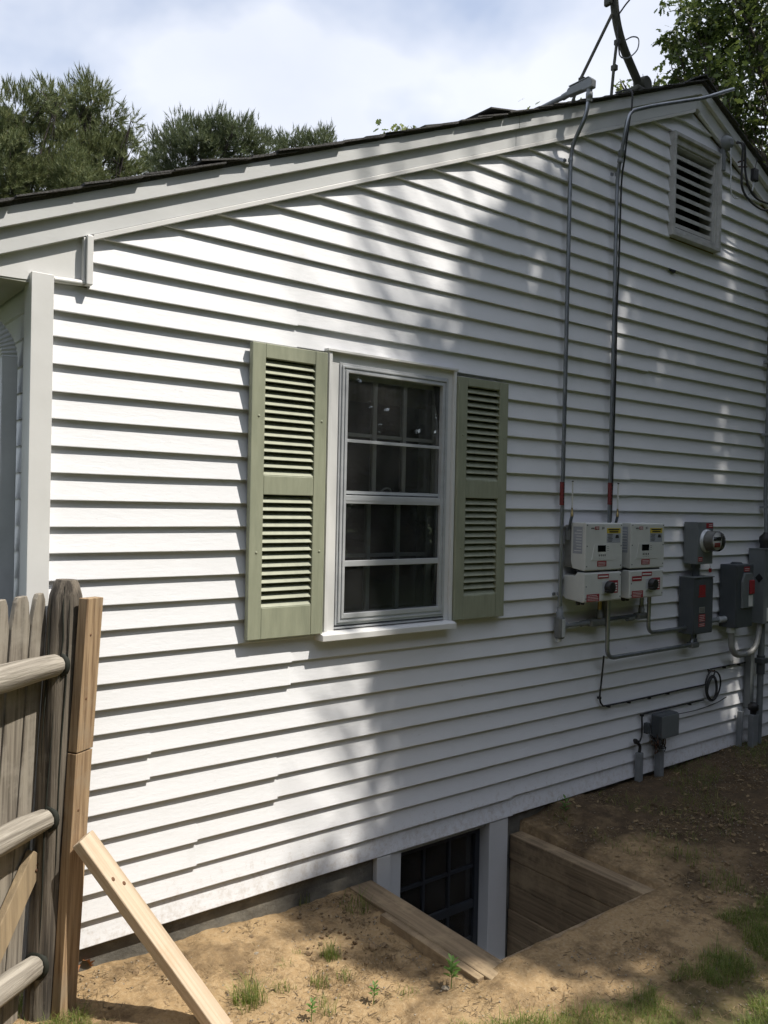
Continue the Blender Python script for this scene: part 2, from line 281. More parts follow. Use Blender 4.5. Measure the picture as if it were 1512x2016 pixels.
for i, j in zip(*np.nonzero(near)):
    x, y = X[i, j], Y[i, j]
    Z[i, j] += noise.fractal(Vector((x*2.2, y*2.2, 0)), .9, 2.1, 4)*.016+noise.fractal(Vector((x*13, y*13, 3)), .7, 2.2, 5)*.0085+max(0, noise.noise(Vector((x*30, y*30, 9)))-.12)*.020*max(0, noise.noise(Vector((x*3, y*3, 4)))+.35)
mound = -.108-.05*((X-2.40)**2/.19**2+(Y+1.0)**2/.14**2); Z = np.where((mound > Z) & (mound > -.16), mound, Z)
inwell = (X > 2.36) & (X < 3.535) & (Y > -.872) & (Y < .1)
Z = np.where(inwell, -.26, Z)                 # soil under the timber frame; the pit itself is cut out below
V = np.stack([X, Y, Z], -1).reshape(-1, 3); nx = len(xs); ii, jj = np.meshgrid(np.arange(len(ys)-1), np.arange(nx-1), indexing='ij')
F = np.stack([ii*nx+jj, ii*nx+jj+1, (ii+1)*nx+jj+1, (ii+1)*nx+jj], -1).reshape(-1, 4)
cx = V[F].mean(1); F = F[~((cx[:, 0] > 2.43) & (cx[:, 0] < 3.5) & (cx[:, 1] > -.862) & (cx[:, 1] < .3))]
gm = bpy.data.materials.new('soil'); gm.use_nodes = True; nt = gm.node_tree; N = nt.nodes; L = nt.links; b = N['Principled BSDF']; b.inputs['Roughness'].default_value = .95; b.inputs['Specular IOR Level'].default_value = .1; MATS['soil'] = gm
g = N.new('ShaderNodeNewGeometry')
def nz(scale, detail=6, rough=.6):
    n = N.new('ShaderNodeTexNoise'); n.inputs['Scale'].default_value = scale; n.inputs['Detail'].default_value = detail; n.inputs['Roughness'].default_value = rough; L.new(g.outputs['Position'], n.inputs['Vector']); return n.outputs[0]
def ramp(src, p0, p1, c0=(0, 0, 0), c1=(1, 1, 1)):
    r = N.new('ShaderNodeValToRGB'); r.color_ramp.elements[0].position = p0; r.color_ramp.elements[1].position = p1; r.color_ramp.elements[0].color = (*c0, 1); r.color_ramp.elements[1].color = (*c1, 1); L.new(src, r.inputs[0]); return r.outputs[0]
def mixc(f, a, c):
    m = N.new('ShaderNodeMix'); m.data_type = 'RGBA'; L.new(f, m.inputs[0])
    for s_, v in ((6, a), (7, c)):
        if isinstance(v, tuple): m.inputs[s_].default_value = (*v, 1)
        else: L.new(v, m.inputs[s_])
    return m.outputs[2]
sand = ramp(nz(5), .3, .7, (.40, .28, .15), (.30, .205, .108))
sand = mixc(ramp(nz(60, 4), .45, .75), sand, (.43, .32, .19))
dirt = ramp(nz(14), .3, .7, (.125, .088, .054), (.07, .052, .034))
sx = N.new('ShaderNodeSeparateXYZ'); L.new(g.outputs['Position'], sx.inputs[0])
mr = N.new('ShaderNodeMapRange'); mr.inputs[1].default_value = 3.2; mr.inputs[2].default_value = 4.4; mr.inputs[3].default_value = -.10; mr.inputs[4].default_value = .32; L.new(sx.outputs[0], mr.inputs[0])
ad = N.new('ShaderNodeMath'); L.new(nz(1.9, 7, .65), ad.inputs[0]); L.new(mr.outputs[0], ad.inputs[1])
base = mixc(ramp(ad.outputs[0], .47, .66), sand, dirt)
base = mixc(ramp(nz(4.2, 8, .7), .52, .68), base, (.135, .092, .052))
base = mixc(ramp(nz(24, 8, .8), .54, .66), base, (.17, .12, .068))
base = mixc(ramp(nz(42, 8, .8), .60, .68), base, (.085, .058, .035))
base = mixc(ramp(nz(110, 3), .68, .74), base, (.42, .34, .25))
gr = ramp(nz(9, 6), .3, .7, (.035, .05, .018), (.06, .078, .028)); gr = mixc(ramp(nz(30, 6), .5, .7), gr, (.08, .066, .04))
m2 = N.new('ShaderNodeMapRange'); m2.inputs[1].default_value = -1.25; m2.inputs[2].default_value = -1.75; m2.inputs[3].default_value = 0; m2.inputs[4].default_value = 1; L.new(sx.outputs[1], m2.inputs[0])
m3 = N.new('ShaderNodeMapRange'); m3.inputs[1].default_value = 5.5; m3.inputs[2].default_value = 7.0; L.new(sx.outputs[0], m3.inputs[0]); m4 = N.new('ShaderNodeMapRange'); m4.inputs[1].default_value = .5; m4.inputs[2].default_value = -.3; L.new(sx.outputs[0], m4.inputs[0])
a1 = N.new('ShaderNodeMath'); a1.operation = 'MAXIMUM'; L.new(m2.outputs[0], a1.inputs[0]); L.new(m3.outputs[0], a1.inputs[1]); a2 = N.new('ShaderNodeMath'); a2.operation = 'MAXIMUM'; L.new(a1.outputs[0], a2.inputs[0]); L.new(m4.outputs[0], a2.inputs[1])
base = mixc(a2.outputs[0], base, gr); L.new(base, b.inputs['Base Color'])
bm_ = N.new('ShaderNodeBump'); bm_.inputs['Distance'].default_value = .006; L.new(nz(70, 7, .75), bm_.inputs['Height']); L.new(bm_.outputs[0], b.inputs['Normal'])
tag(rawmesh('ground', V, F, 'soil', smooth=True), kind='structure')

# ================================================================== HOUSE
S = .1016
house = tag(empty('house', (5.1, 0, -.1)), 'white vinyl sided house with a low gable, seen from its end wall', 'house')
RK = lambda x: 2.297+.4285*x              # lower edge of the rake board (left slope)
RX = 5.115                                # ridge x
RR = lambda x: RK(RX)-.4285*(x-RX)
rk = lambda x: RK(x) if x < RX else RR(x)
# sheathing behind the siding, with openings, plus the other walls
mb = MB()
for a, c, z0, z1 in ((.83, 2.16, 0, None), (2.16, 2.90, 0, 1.15), (2.16, 2.90, 2.42, None), (2.90, 4.88, 0, None), (4.88, 5.383, 0, 3.62), (4.88, 5.383, 4.19, None), (5.383, 9.4, 0, None)):
    top = [(c, z1), (a, z1)] if z1 else [(c, rk(c)+.1)]+([(RX, RK(RX)+.1)] if a < RX < c else [])+[(a, rk(a)+.1)]
    mb.prism([(a, z0), (c, z0)]+top, .026, .05)
gw = mb.build('gable_wall', 'plywood', house)
mb = MB().box((.846, .05, -1.3), (.90, 8, 2.55)).box((9.3, .05, -1.3), (9.4, 8, 2.55)).prism([(.9, -1.3), (9.3, -1.3), (9.3, RR(9.3)), (RX, RK(RX)), (.9, RK(.9))], 7.9, 8.0)
mb.build('outer_wall', 'siding', house)
# siding courses
SPL = {17: [1.298], 18: [1.295], 21: [1.509], 22: [1.507], 23: [1.722, 3.430], 24: [1.72, 3.435, 5.6], 19: [1.895], 20: [1.895], 0: [1.95], -1: [1.952], 14: [1.955], 15: [1.952], -8: [3.39], -7: [3.392], 5: [4.45], 6: [4.452], -12: [4.3], -3: [4.62], -2: [4.618], 11: [4.72], 12: [4.723]}
PRO = ((.0245, .0010), (.0022, -.0008), (.0004, -.0002), (0, .0022), (.0074, .035), (.0170, .080), (.0225, .107), (.0243, .107))
def siding_board(x0, x1, k, zoff, yoff, cl=False, crt=False):
    zb = (24-k)*S; n = max(2, int((x1-x0)/.14)); vs = []; m = len(PRO)
    for i in range(n+1):
        t = i/n
        for j, (y, z) in enumerate(PRO):
            zz = zb+z; a = x0; c = x1
            if cl: a = max(x0, (zz-2.30-.035)/.4285)
            if crt: c = min(x1, RX+(RK(RX)-.035-zz+.01)/.4285)
            x = a+(c-a)*t; w = noise.noise(Vector((x*1.7, zb*5, k*3.1)))*.0016*(1 if j in (3, 4, 5) else .55)
            vs.append((x, y+yoff+w, zz+zoff+noise.noise(Vector((x*.9, 7, k*1.7)))*.0022))
    fs = [(i*m+j, (i+1)*m+j, (i+1)*m+j+1, i*m+j+1) for i in range(n) for j in range(m-1)]
    mb = MB(); mb.add(vs, fs, False); mb.add(vs[:m], [list(range(m))]); mb.add(vs[-m:], [list(range(m))[::-1]])
    return mb.build('siding_board', 'siding', gw)
k = 24
while True:
    zb = (24-k)*S
    if zb > RK(RX)-.06: break
    xl = .895; xr = 9.3; cl = crt = False
    if zb+S > RK(.95): cl = True; xl = max(.895, (zb-2.335)/.4285)
    if zb > 2.35: crt = True; xr = min(9.3, RX+(RK(RX)-.025-zb)/.4285)
    if 2.54 < zb+.05 < 2.75 and xl < 1.03: xl = 1.03
    cuts = []
    if 1.12 < zb+S*.5 < 2.44: cuts.append((2.135, 2.925))
    if 3.58 < zb+S*.5 < 4.26: cuts.append((4.85, 5.42))
    segs = []; c = xl
    for a, e in cuts: segs.append((c, a)); c = e
    segs.append((c, xr)); out = []
    for a, e in segs:
        for sx_ in sorted(SPL.get(k, [])):
            if a+.05 < sx_ < e-.05: out.append((a, sx_)); a = sx_
        out.append((a, e))
    for i, (a, e) in enumerate(out):
        lap = any(abs(e-q) < 1e-6 for q in SPL.get(k, []))
        z_o = rnd.uniform(-.002, .002)+(-.004 if lap else .001)+(.003 if (k == 24 and a > 3.4) else 0)
        if e-a > .03: siding_board(a, e+(.014 if lap else 0), k, z_o, -.0042 if lap else rnd.uniform(-.0006, .0008), cl and i == 0, crt and i == len(out)-1)
    k -= 1
# starter strip, concrete foundation
mb = MB().box((.86, .03, -1.4), (2.485, .30, -.002)).box((3.42, .03, -1.4), (9.38, .30, -.002)).box((2.485, .03, -1.4), (3.42, .30, -.93))
mb.build('foundation_wall', 'concrete', house)
# corner board (L of bent vinyl)
MB().prism([(.818, -.022), (.897, -.022), (.897, .012), (.886, .012), (.886, -.010), (.830, -.010), (.830, .078), (.818, .078)], -.03, 2.56, 'z').build('corner_board', 'trim_white', house, .0015)
# side wall courses beyond the corner
for k in range(25):
    zb = (24-k)*S
    MB().prism([(.842, zb), (.827, zb+.001), (.840, zb+.106), (.845, zb+.106)], .0785, 2.5, 'y').build('siding_board', 'siding', gw)
# eave return: panel, lip, trim; soffit
er = empty('eave_return', (.8, 0, 2.53), house)
MB().prism([(.45, 2.525), (.78, 2.533), (1.03, 2.548), (1.03, RK(1.03)+.05), (.45, RK(.45)+.05)], .010, .022).build('panel', 'trim_white', er)
MB().tube([(.9, -.006, 2.548), (1.003, -.006, 2.552)], .0115, 12).build('lip', 'trim_white', er)
MB().box((1.012, -.034, 2.545), (1.036, .009, RK(1.03)-.006)).build('trim', 'trim_white', er, .003)
MB().box((1.003, -.020, 2.55), (1.011, .009, RK(1.0)-.002)).build('trim', 'trim_white', er, .002)
MB().box((.40, .013, 2.525), (.829, 7.9, 2.54)).build('soffit', 'soffit', house)
# rake boards, fascia and bead along both slopes
def slope_strip(name, material, lo, hi, y0, y1, xa, xb, bevel=.0015, f=None):
    f = f or rk; n = max(2, int(abs(xb-xa)/.5)); mb = MB(); vs = []
    for i in range(n+1):
        x = xa+(xb-xa)*i/n; w = noise.noise(Vector((x*1.3, lo*9, 2)))*.002
        for (y, z) in ((y0, lo), (y0, hi), (y1, hi), (y1, lo)): vs.append((x, y+(w if y == y0 else 0), f(x)+z+w*.6))
    fs = [(i*4+j, i*4+(j+1) % 4, (i+1)*4+(j+1) % 4, (i+1)*4+j) for i in range(n) for j in range(4)]+[(0, 1, 2, 3), (n*4+3, n*4+2, n*4+1, n*4)]
    return MB().add(vs, fs).build(name, material, house, bevel)
for xa, xb in ((.40, 3.338), (3.341, RX-.0005)):
    slope_strip('rake_board', 'rake_grey', 0, .15, -.016, .0225, xa, xb)
    slope_strip('fascia_board', 'rake_grey', .090, .160, -.042, -.0175, xa, xb)
slope_strip('rake_board', 'rake_grey', 0, .15, -.016, .0225, RX+.0005, 9.8); slope_strip('fascia_board', 'rake_grey', .090, .160, -.042, -.0175, RX+.0005, 9.8)
slope_strip('bead_trim', 'trim_white', -.022, -.0015, -.020, -.0, 1.04, RX-.03); slope_strip('bead_trim', 'trim_white', -.022, -.0015, -.020, -.0, RX+.03, 9.3)
# roof deck and shingles
roof = MB().prism([(.36, rk(.36)+.162), (RX, rk(RX)+.162), (9.86, rk(9.86)+.162), (9.86, rk(9.86)+.176), (RX, rk(RX)+.178), (.36, rk(.36)+.176)], -.044, 8.3).build('roof', 'shingle', house)
sh_t = .007
sang = math.atan(.4285)
def shingle(xc, sgn, y0, y1, ln, lift, yj):
    ca, sa = math.cos(sang), math.sin(sang); z0 = rk(xc)+.179
    pts = []
    for (s_, z_) in ((0, lift), (0, lift+sh_t), (ln, sh_t*.9), (ln, 0)):
        pts.append((xc+sgn*(s_*ca-z_*sa*1.0), z0+s_*sa+z_*ca))
    mb = MB(); nseg = 4; vs = []
    for i in range(nseg+1):
        t = i/nseg
        for q, (x, z) in enumerate(pts):
            vs.append((x, (y0+yj*(1-.4*(q > 1)))*(1-t)+y1*t, z+(.006*(1-t)*noise.noise(Vector((x*9, t*3, q)))-(.008*(1-t)**3))))
    fs = [(i*4+j, i*4+(j+1) % 4, (i+1)*4+(j+1) % 4, (i+1)*4+j) for i in range(nseg) for j in range(4)]+[(0, 1, 2, 3), (nseg*4+3, nseg*4+2, nseg*4+1, nseg*4)]
    mb.add(vs, fs).build('shingle', 'shingle', roof)
x = .40
while x < RX-.10:
    curl = .004+.008*rnd.random()
    if rnd.random() < .12: curl += .02
    if abs(x-3.17) < .06: curl = .045
    shingle(x, 1, -.066, .35, .24, curl, rnd.uniform(-.014, .008)); x += .118
x = 9.8
while x > RX+.10: shingle(x, -1, -.066, .35, .24, .006+.006*rnd.random(), rnd.uniform(-.012, .008)); x -= .118
for yb in np.arange(-.075, 1.0, .2):
    MB().prism([(RX-.14, rk(RX-.14)+.196), (RX, rk(RX)+.206), (RX+.14, rk(RX+.14)+.196), (RX+.14, rk(RX+.14)+.204), (RX, rk(RX)+.216), (RX-.14, rk(RX-.14)+.204)], yb, yb+.25).build('shingle', 'shingle', roof)
rest = MB().prism([(.37, rk(.37)+.180), (RX, rk(RX)+.182), (9.85, rk(9.85)+.180), (9.85, rk(9.85)+.19), (RX, rk(RX)+.196), (.37, rk(.37)+.19)], .351, 8.32).build('shingle_field', 'shingle', roof)

# ------------------------------------------------------------------ window
win = empty('window', (2.53, 0, 1.10), house)
cs = empty('casing', (2.53, -.02, 1.12), win)
MB().box((2.128, -.024, 1.12), (2.146, .03, 2.446)).build('casing_edge', 'trim_white', cs, .0015)
MB().box((2.912, -.024, 1.12), (2.930, .03, 2.446)).build('casing_edge', 'trim_white', cs, .0015)
MB().prism([(-.03, 2.441), (-.03, 2.452), (.02, 2.458), (.02, 2.441)], 2.118, 2.938, 'x').build('casing_head', 'trim_white', cs, .001)
MB().box((2.1462, -.006, 1.13), (2.196, .03, 2.44)).build('casing_face', 'trim_white', cs)
MB().box((2.884, -.006, 1.13), (2.9118, .03, 2.44)).build('casing_face', 'trim_white', cs)
MB().box((2.1962, -.006, 2.398), (2.8838, .03, 2.44)).build('casing_face', 'trim_white', cs)
MB().prism([(-.058, 1.100), (-.058, 1.128), (-.03, 1.136), (.04, 1.145), (.04, 1.100)], 2.10, 2.934, 'x').build('sill', 'trim_white', win, .002)
MB().prism([(-.012, 1.1455), (-.012, 1.152), (.04, 1.165), (.04, 1.1455)], 2.196, 2.884, 'x').build('sill', 'alu', win, .001)
sf = empty('storm_frame', (2.53, 0, 1.16), win)
def rect_frame(name, material, x0, x1, z0, z1, w, y0, y1, parent, bevel=.001, wb=None, wt=None):
    wb = wb or w; wt = wt or w
    MB().box((x0, y0, z0), (x0+w, y1, z1)).build(name, material, parent, bevel); MB().box((x1-w, y0, z0), (x1, y1, z1)).build(name, material, parent, bevel)
    MB().box((x0+w+.0003, y0, z0), (x1-w-.0003, y1, z0+wb)).build(name, material, parent, bevel); MB().box((x0+w+.0003, y0, z1-wt), (x1-w-.0003, y1, z1)).build(name, material, parent, bevel)
rect_frame('frame_rib', 'alu', 2.1975, 2.8825, 1.163, 2.3965, .011, -.012, .028, sf)
rect_frame('frame_rib', 'alu', 2.2092, 2.8708, 1.175, 2.3847, .009, -.019, .028, sf)
rect_frame('frame_rib', 'alu', 2.2190, 2.8610, 1.185, 2.3749, .008, -.014, .028, sf)
rect_frame('frame_rib', 'alu', 2.2278, 2.8522, 1.194, 2.3661, .014, -.019, .028, sf, wb=.022, wt=.012)
MB().box((2.2420, -.016, 1.737), (2.8380, .008, 1.776)).build('meeting_rail', 'alu', sf, .002)
MB().box((2.2420, -.0175, 1.752), (2.8380, -.0162, 1.758)).build('meeting_rail', 'alu', sf)
MB().box((2.2420, -.012, 1.438), (2.8380, .006, 1.466)).build('cross_bar', 'alu', sf, .002)
MB().box((2.2420, .001, 2.029), (2.8380, .012, 2.044)).build('cross_bar', 'alu', sf, .001)
MB().box((2.2420, .0, 1.783), (2.8380, .014, 1.797)).build('cross_bar', 'alu', sf, .001)
for z0, z1, y, g_ in ((1.4665, 1.7365, -.003, 'glass_dim'), (1.2165, 1.4375, -.003, 'glass_dim'), (1.7765, 2.353, .004, 'storm_glass')):
    MB().box((2.2422, y, z0), (2.8378, y+.002, z1)).build('pane', g_, win)
for zt, zb_, yy in ((2.385, 1.755, .034), (1.80, 1.165, .069)):
    sash = empty('sash', (2.53, yy, zb_), win)
    x0, x1 = 2.215, 2.865
    rect_frame('sash_rail', 'wood_inner', x0, x1, zb_, zt, .042, yy, yy+.03, sash, .002, wb=.045, wt=.05)
    xw = (x1-x0-.084)/3
    for i in (1, 2): MB().box((x0+.042+xw*i-.0115, yy+.001, zb_+.0455), (x0+.042+xw*i+.0115, yy+.026, zt-.0505)).build('muntin', 'wood_inner', sash, .002)
    zm = (zt+zb_)/2
    for i in range(3): MB().box((x0+.042+xw*i+(.012 if i else .0005), yy+.004, zm-.009), (x0+.042+xw*(i+1)-(.012 if i < 2 else .0005), yy+.026, zm+.009)).build('muntin', 'wood_inner', sash, .002)
    for i in range(3):
        for a, c in ((zb_+.0455, zm-.0095), (zm+.0095, zt-.0505)):
            MB().box((x0+.042+xw*i+(.012 if i else .0005), yy+.013, a), (x0+.042+xw*(i+1)-(.012 if i < 2 else .0005), yy+.016, c)).build('pane', 'glass', sash)
MB().tube(smooth_path([(2.50, .046, 1.80), (2.51, .035, 1.815), (2.53, .033, 1.818), (2.55, .038, 1.812), (2.56, .046, 1.80)], 4), .005, 8).build('sash_latch', 'alu', win)
jm = MB().box((2.165, .0505, 1.15), (2.2145, .2, 2.42)).box((2.8655, .0505, 1.15), (2.895, .2, 2.42)).box((2.2147, .0505, 2.3855), (2.8653, .2, 2.42)).box((2.2147, .116, 1.13), (2.8653, .22, 1.16)); jm.build('jamb', 'wood_inner', win)
# room behind the window, roller shade
rm = MB()
for a, c in (((1.4, 3.2, .1), (4.2, 3.25, 2.7)), ((1.35, .2, .1), (1.4, 3.25, 2.7)), ((4.2, .2, .1), (4.25, 3.25, 2.7)), ((1.35, .2, 2.7), (4.25, 3.25, 2.75)), ((1.35, .2, .05), (4.25, 3.25, .1)), ((1.35, .2, .05), (2.16, .22, 2.75)), ((2.9, .2, .05), (4.25, .22, 2.75)), ((2.16, .2, 2.43), (2.9, .22, 2.75))): rm.box(a, c)
rm.build('room', 'room', house)
mb = MB()
for i in range(48):
    pass
mb.box((2.2150, .13, 2.245), (2.865, .134, 2.384)).build('roller_shade', 'curtain', win)

# ------------------------------------------------------------------ shutters
def shutter(x0, x1, z0, z1, panels, label):
    sh = empty('shutter', ((x0+x1)/2, -.02, z0), house); sh['label'] = label
    yb, yf = -.006, -.036; w = .066
    MB().box((x0, yf, z0), (x0+w, yb, z1)).build('stile', 'shutter_green', sh, .003); MB().box((x1-w, yf, z0), (x1, yb, z1)).build('stile', 'shutter_green', sh, .003)
    zs = [z0]+[q for pn in panels for q in pn]+[z1]
    for i in range(0, len(zs), 2): MB().box((x0+w+.0004, yf+.0008, zs[i]), (x1-w-.0004, yb, zs[i+1])).build('rail', 'shutter_green', sh, .003)
    MB().box((x0+.01, yb+.0002, z0+.01), (x1-.01, yb+.003, z1-.01)).build('backing', 'shutter_dark', sh)
    first = None
    for a, c in panels:
        n = round((c-a)/.0345); pt = (c-a)/n
        for i in range(n):
            z = a+i*pt
            if first is None:
                first = MB().prism([(yf+.004, z-.001), (yf+.0025, z+.002), (yb-.004, z+.029), (yb-.001, z+.027), (yf+.007, z-.001)], x0+w+.0005, x1-w-.0005, 'x').build('louver', 'shutter_green', sh); fz = z
            else:
                o = first.copy(); COL.objects.link(o); o.parent = sh; o.location = first.location+Vector((0, 0, z-fz)); WL[o] = WL[first]
    for sx_ in (x0+.036, x1-.028):
        for sz in (2.11, 1.515): MB().lathe((sx_, yf-.0022, sz), (0, 1, 0), [(0, .002), (.0006, .0055), (.004, .006)], 10).build('screw', 'shutter_green', sh)
shutter(1.722, 2.112, 1.134, 2.428, ((1.272, 1.768), (1.853, 2.365)), 'sunlit sage green louvred shutter left of the window')
shutter(2.934, 3.306, 1.137, 2.414, ((1.262, 1.780), (1.875, 2.370)), 'shaded green louvred shutter right of the window')

# ------------------------------------------------------------------ gable vent
gv = empty('gable_vent', (5.1, 0, 3.57), house)
rect_frame('frame', 'vent_paint', 4.838, 5.425, 3.570, 4.257, .024, -.030, .02, gv, .002)
rect_frame('frame', 'vent_paint', 4.8625, 5.4005, 3.5945, 4.2325, .022, -.010, .02, gv, .002, wb=.03, wt=.045)
rect_frame('jamb', 'vent_paint', 4.8850, 5.3780, 3.625, 4.187, .012, .0, .11, gv, .002)
n = 8; pt = (4.172-3.645)/n
for i in range(n):
    z = 3.645+i*pt
    MB().prism([(.010, z), (.010, z+.026), (.016, z+.030), (.085, z+.062), (.085, z+.046)], 4.8975, 5.3655, 'x').build('louver', 'vent_paint', gv, .001)
MB().box((4.885, .115, 3.60), (5.38, .125, 4.21)).build('backing', 'vent_dark', gv)
# little broken notch in the siding below the vent
MB().prism([(4.845, 3.3525), (4.865, 3.338), (4.90, 3.328), (4.925, 3.338), (4.93, 3.3525)], .0005, .004).build('broken_notch', 'vent_dark', gw)

# ------------------------------------------------------------------ basement window
bw = empty('basement_window', (2.95, .03, -.93), house)
MB().box((2.487, -.002, -.93), (2.573, .06, -.012)).build('casing', 'trim_white', bw, .002)
MB().box((2.5735, .012, -.93), (2.650, .09, -.012)).build('casing', 'trim_white', bw, .002)
MB().box((3.273, .002, -.93), (3.418, .09, -.012)).build('casing', 'trim_white', bw, .002)
MB().box((2.6505, .04, -.045), (3.2725, .12, -.004)).build('casing', 'wood_inner', bw, .002)
MB().box((2.6505, .02, -.93), (3.2725, .12, -.88)).build('sill', 'trim_white', bw, .002)
rect_frame('sash_rail', 'sash_dark', 2.652, 3.271, -.878, -.047, .035, .075, .11, bw, .002)
MB().box((2.6875, .08, -.50), (3.2355, .108, -.455)).build('meeting_rail', 'sash_dark', bw, .002)
for i in (1, 2):
    xm = 2.6875+.548*i/3
    for a, c in ((-.842, -.501), (-.454, -.083)): MB().box((xm-.008, .084, a), (xm+.008, .106, c)).build('muntin', 'sash_dark', bw)
for a, c in ((-.842, -.501), (-.454, -.083)):
    zm = (a+c)/2
    for i in range(3): MB().box((2.6875+.548*i/3+(.0085 if i else 0), .084, zm-.008), (2.6875+.548*(i+1)/3-(.0085 if i < 2 else 0), .106, zm+.008)).build('muntin', 'sash_dark', bw)
    MB().box((2.6875, .094, a), (3.2355, .097, c)).build('pane', 'glass_dim', bw)
bs = MB()
for a, c in (((2.2, 1.8, -1.3), (3.8, 1.85, .04)), ((2.15, .3, -1.3), (2.2, 1.85, .04)), ((3.8, .3, -1.3), (3.85, 1.85, .04)), ((2.15, .3, 0), (3.85, 1.85, .04)), ((2.15, .3, -1.35), (3.85, 1.85, -1.3))): bs.box(a, c)
bs.build('basement_room', 'room', house)

# ================================================================== WINDOW WELL
well = tag(empty('window_well', (2.96, -.42, -1.05)), 'sunken timber-framed window well dug beside the basement window', 'window well')
def timber(a, c, bevel=.006): MB().box(a, c).build('timber', 'timber', well, bevel)
for i in range(5):
    z1 = -.122-i*.142; z0 = z1-.1405; j = [rnd.uniform(-.006, .006)*(i > 0) for _ in range(4)]
    timber((2.338+j[0], -.95, z0), (2.474+j[0], .026, z1)); timber((3.458+j[1], -.99, z0), (3.594+j[1], .026, z1))
    timber((2.4745+j[0]+.0005, -.99+.0, z0), (3.4575+j[1]-.0005, -.855+j[2]*.5, z1))
MB().box((2.33, -1.0, -1.06), (3.6, .03, -.93)).build('floor', 'concrete', well)
# thin cap board lying along the near timber
MB().box((2.300, -.90, -.175), (2.3372, -.27, -.1245)).build('cap_strip', 'timber', well, .003)

# ================================================================== FENCE
fd = Vector((-.83, -.558, 0)).normalized(); fn = Vector((-fd.y, fd.x, 0)); fn = fn if fn.y < 0 else -fn     # along fence (away from house), towards camera
PB = Vector((.873, -.105, -.2)); PT = Vector((.935, -.112, 1.437))
fence = tag(empty('stockade_fence', (.87, -.105, -.13)), 'weathered grey picket fence with round rails ending at a stout post', 'fence')
axis = PT-PB; pts = [PB+axis*t for t in (0, .2, .4, .6, .8, .925, .965, .992, 1.0)]
MB().tube(pts, [.066, .066, .065, .064, .063, .0625, .056, .043, .036], 22, jit=.09).build('post', 'post_wood', fence)
def fpt(s, o, z): return PB.lerp(PT, (z+.2)/1.637)*Vector((1, 1, 0)) if False else Vector((.905, -.108, z))+fd*s+fn*o
for z, ds in ((1.135, 0), (.585, 0), (.065, 0)):
    sh = Vector((.041*(z-.6)/.8, 0, 0))
    pp = [fpt(.03+i*.14, .012, z+.004*math.sin(i*1.3))+sh*(1-i*.05) for i in range(17)]
    MB().tube(pp, [.038]+[.045+.003*math.sin(i*2.1) for i in range(16)], 14, jit=.18).build('rail', 'rail_wood', fence)
s = .058; i = 0
while s < 2.2:
    w = rnd.choice((.078, .086, .09, .083)); zt = 1.375+rnd.uniform(-.012, .02); tilt = rnd.uniform(-.004, .004)+.018
    if i == 0: zt = 1.392; w = .075
    a = s; e = s+w; mb = MB(); prof = [(a+.0, -.17), (e, -.17), (e-.001, zt-.11), (e-.016, zt-.02), (e-.024, zt-.002), (a+.026, zt), (a+.014, zt-.025), (a+.001, zt-.115)]
    vs = []
    for o_ in (-.045, -.066):
        for (q, z) in prof: vs.append(fpt(q-tilt*(z-.6)*1.2, o_+.004*math.sin(z*2+i), z)+Vector((.03*(z-.6)/.8, 0, 0)))
    n = len(prof); mb.add(vs, [list(range(n)), list(range(n, 2*n))[::-1]]+[(k, (k+1) % n, n+(k+1) % n, n+k) for k in range(n)])
    mb.build('picket', 'grey_wood', fence, .003); s = e+rnd.uniform(.004, .011); i += 1
# dark mortises round the rail ends, drying cracks down the post
for z in (1.135, .585, .065):
    sh = Vector((.041*(z-.6)/.8, 0, 0)); c = fpt(.03, .012, z)+sh; MB().lathe(c+fd*.034, fd, [(-.02, .050), (-.004, .0495), (-.0035, .040)], 18).build('mortise', 'shutter_dark', fence)
for k_, (a0, z0, z1) in enumerate(((-2.25, .05, .98), (-1.65, .30, 1.40), (-1.2, -.1, .72), (-2.75, .75, 1.38), (-1.95, 1.08, 1.42), (-.95, .9, 1.35))):
    pts_ = []
    for i in range(13):
        z = z0+(z1-z0)*i/12; c = PB.lerp(PT, (z+.2)/1.637); a = a0+.05*math.sin(i*.7+k_); R = .0655 if z < 1.31 else .0655-(z-1.31)*.16; pts_.append(c+Vector((math.cos(a), math.sin(a), 0))*R)
    MB().tube(pts_, [.0006+.0026*math.sin(math.pi*i/12) for i in range(13)], 6).build('crack', 'shutter_dark', fence)
def lumber(name, a, b, wdir, w, t, material, parent=None, bevel=.003, wl=None):
    """board from a to b, width w along wdir (made square to the axis), thickness t"""
    a = Vector(a); b = Vector(b); ax = (b-a); L_ = ax.length; ax.normalize(); wd = (Vector(wdir)-ax*Vector(wdir).dot(ax)).normalized(); td = ax.cross(wd)
    M = Matrix((wd, td, ax)).transposed().to_4x4(); M.translation = a
    mb = MB(); mb.box((-w/2, -t/2, 0), (w/2, t/2, L_), M); o = mb.build(name, material, parent, bevel); return o, M, L_
lumber('diagonal_brace', fpt(.055, -.026, .455), fpt(.46, -.026, -.06), fd, .085, .03, 'old_lumber', fence)
for q in ((.068, .425), (.075, .405)): MB().lathe(fpt(q[0], -.0095, q[1]), fn, [(0, .006), (.002, .0055), (.003, .002)], 10).build('nail_head', 'rust', fence)
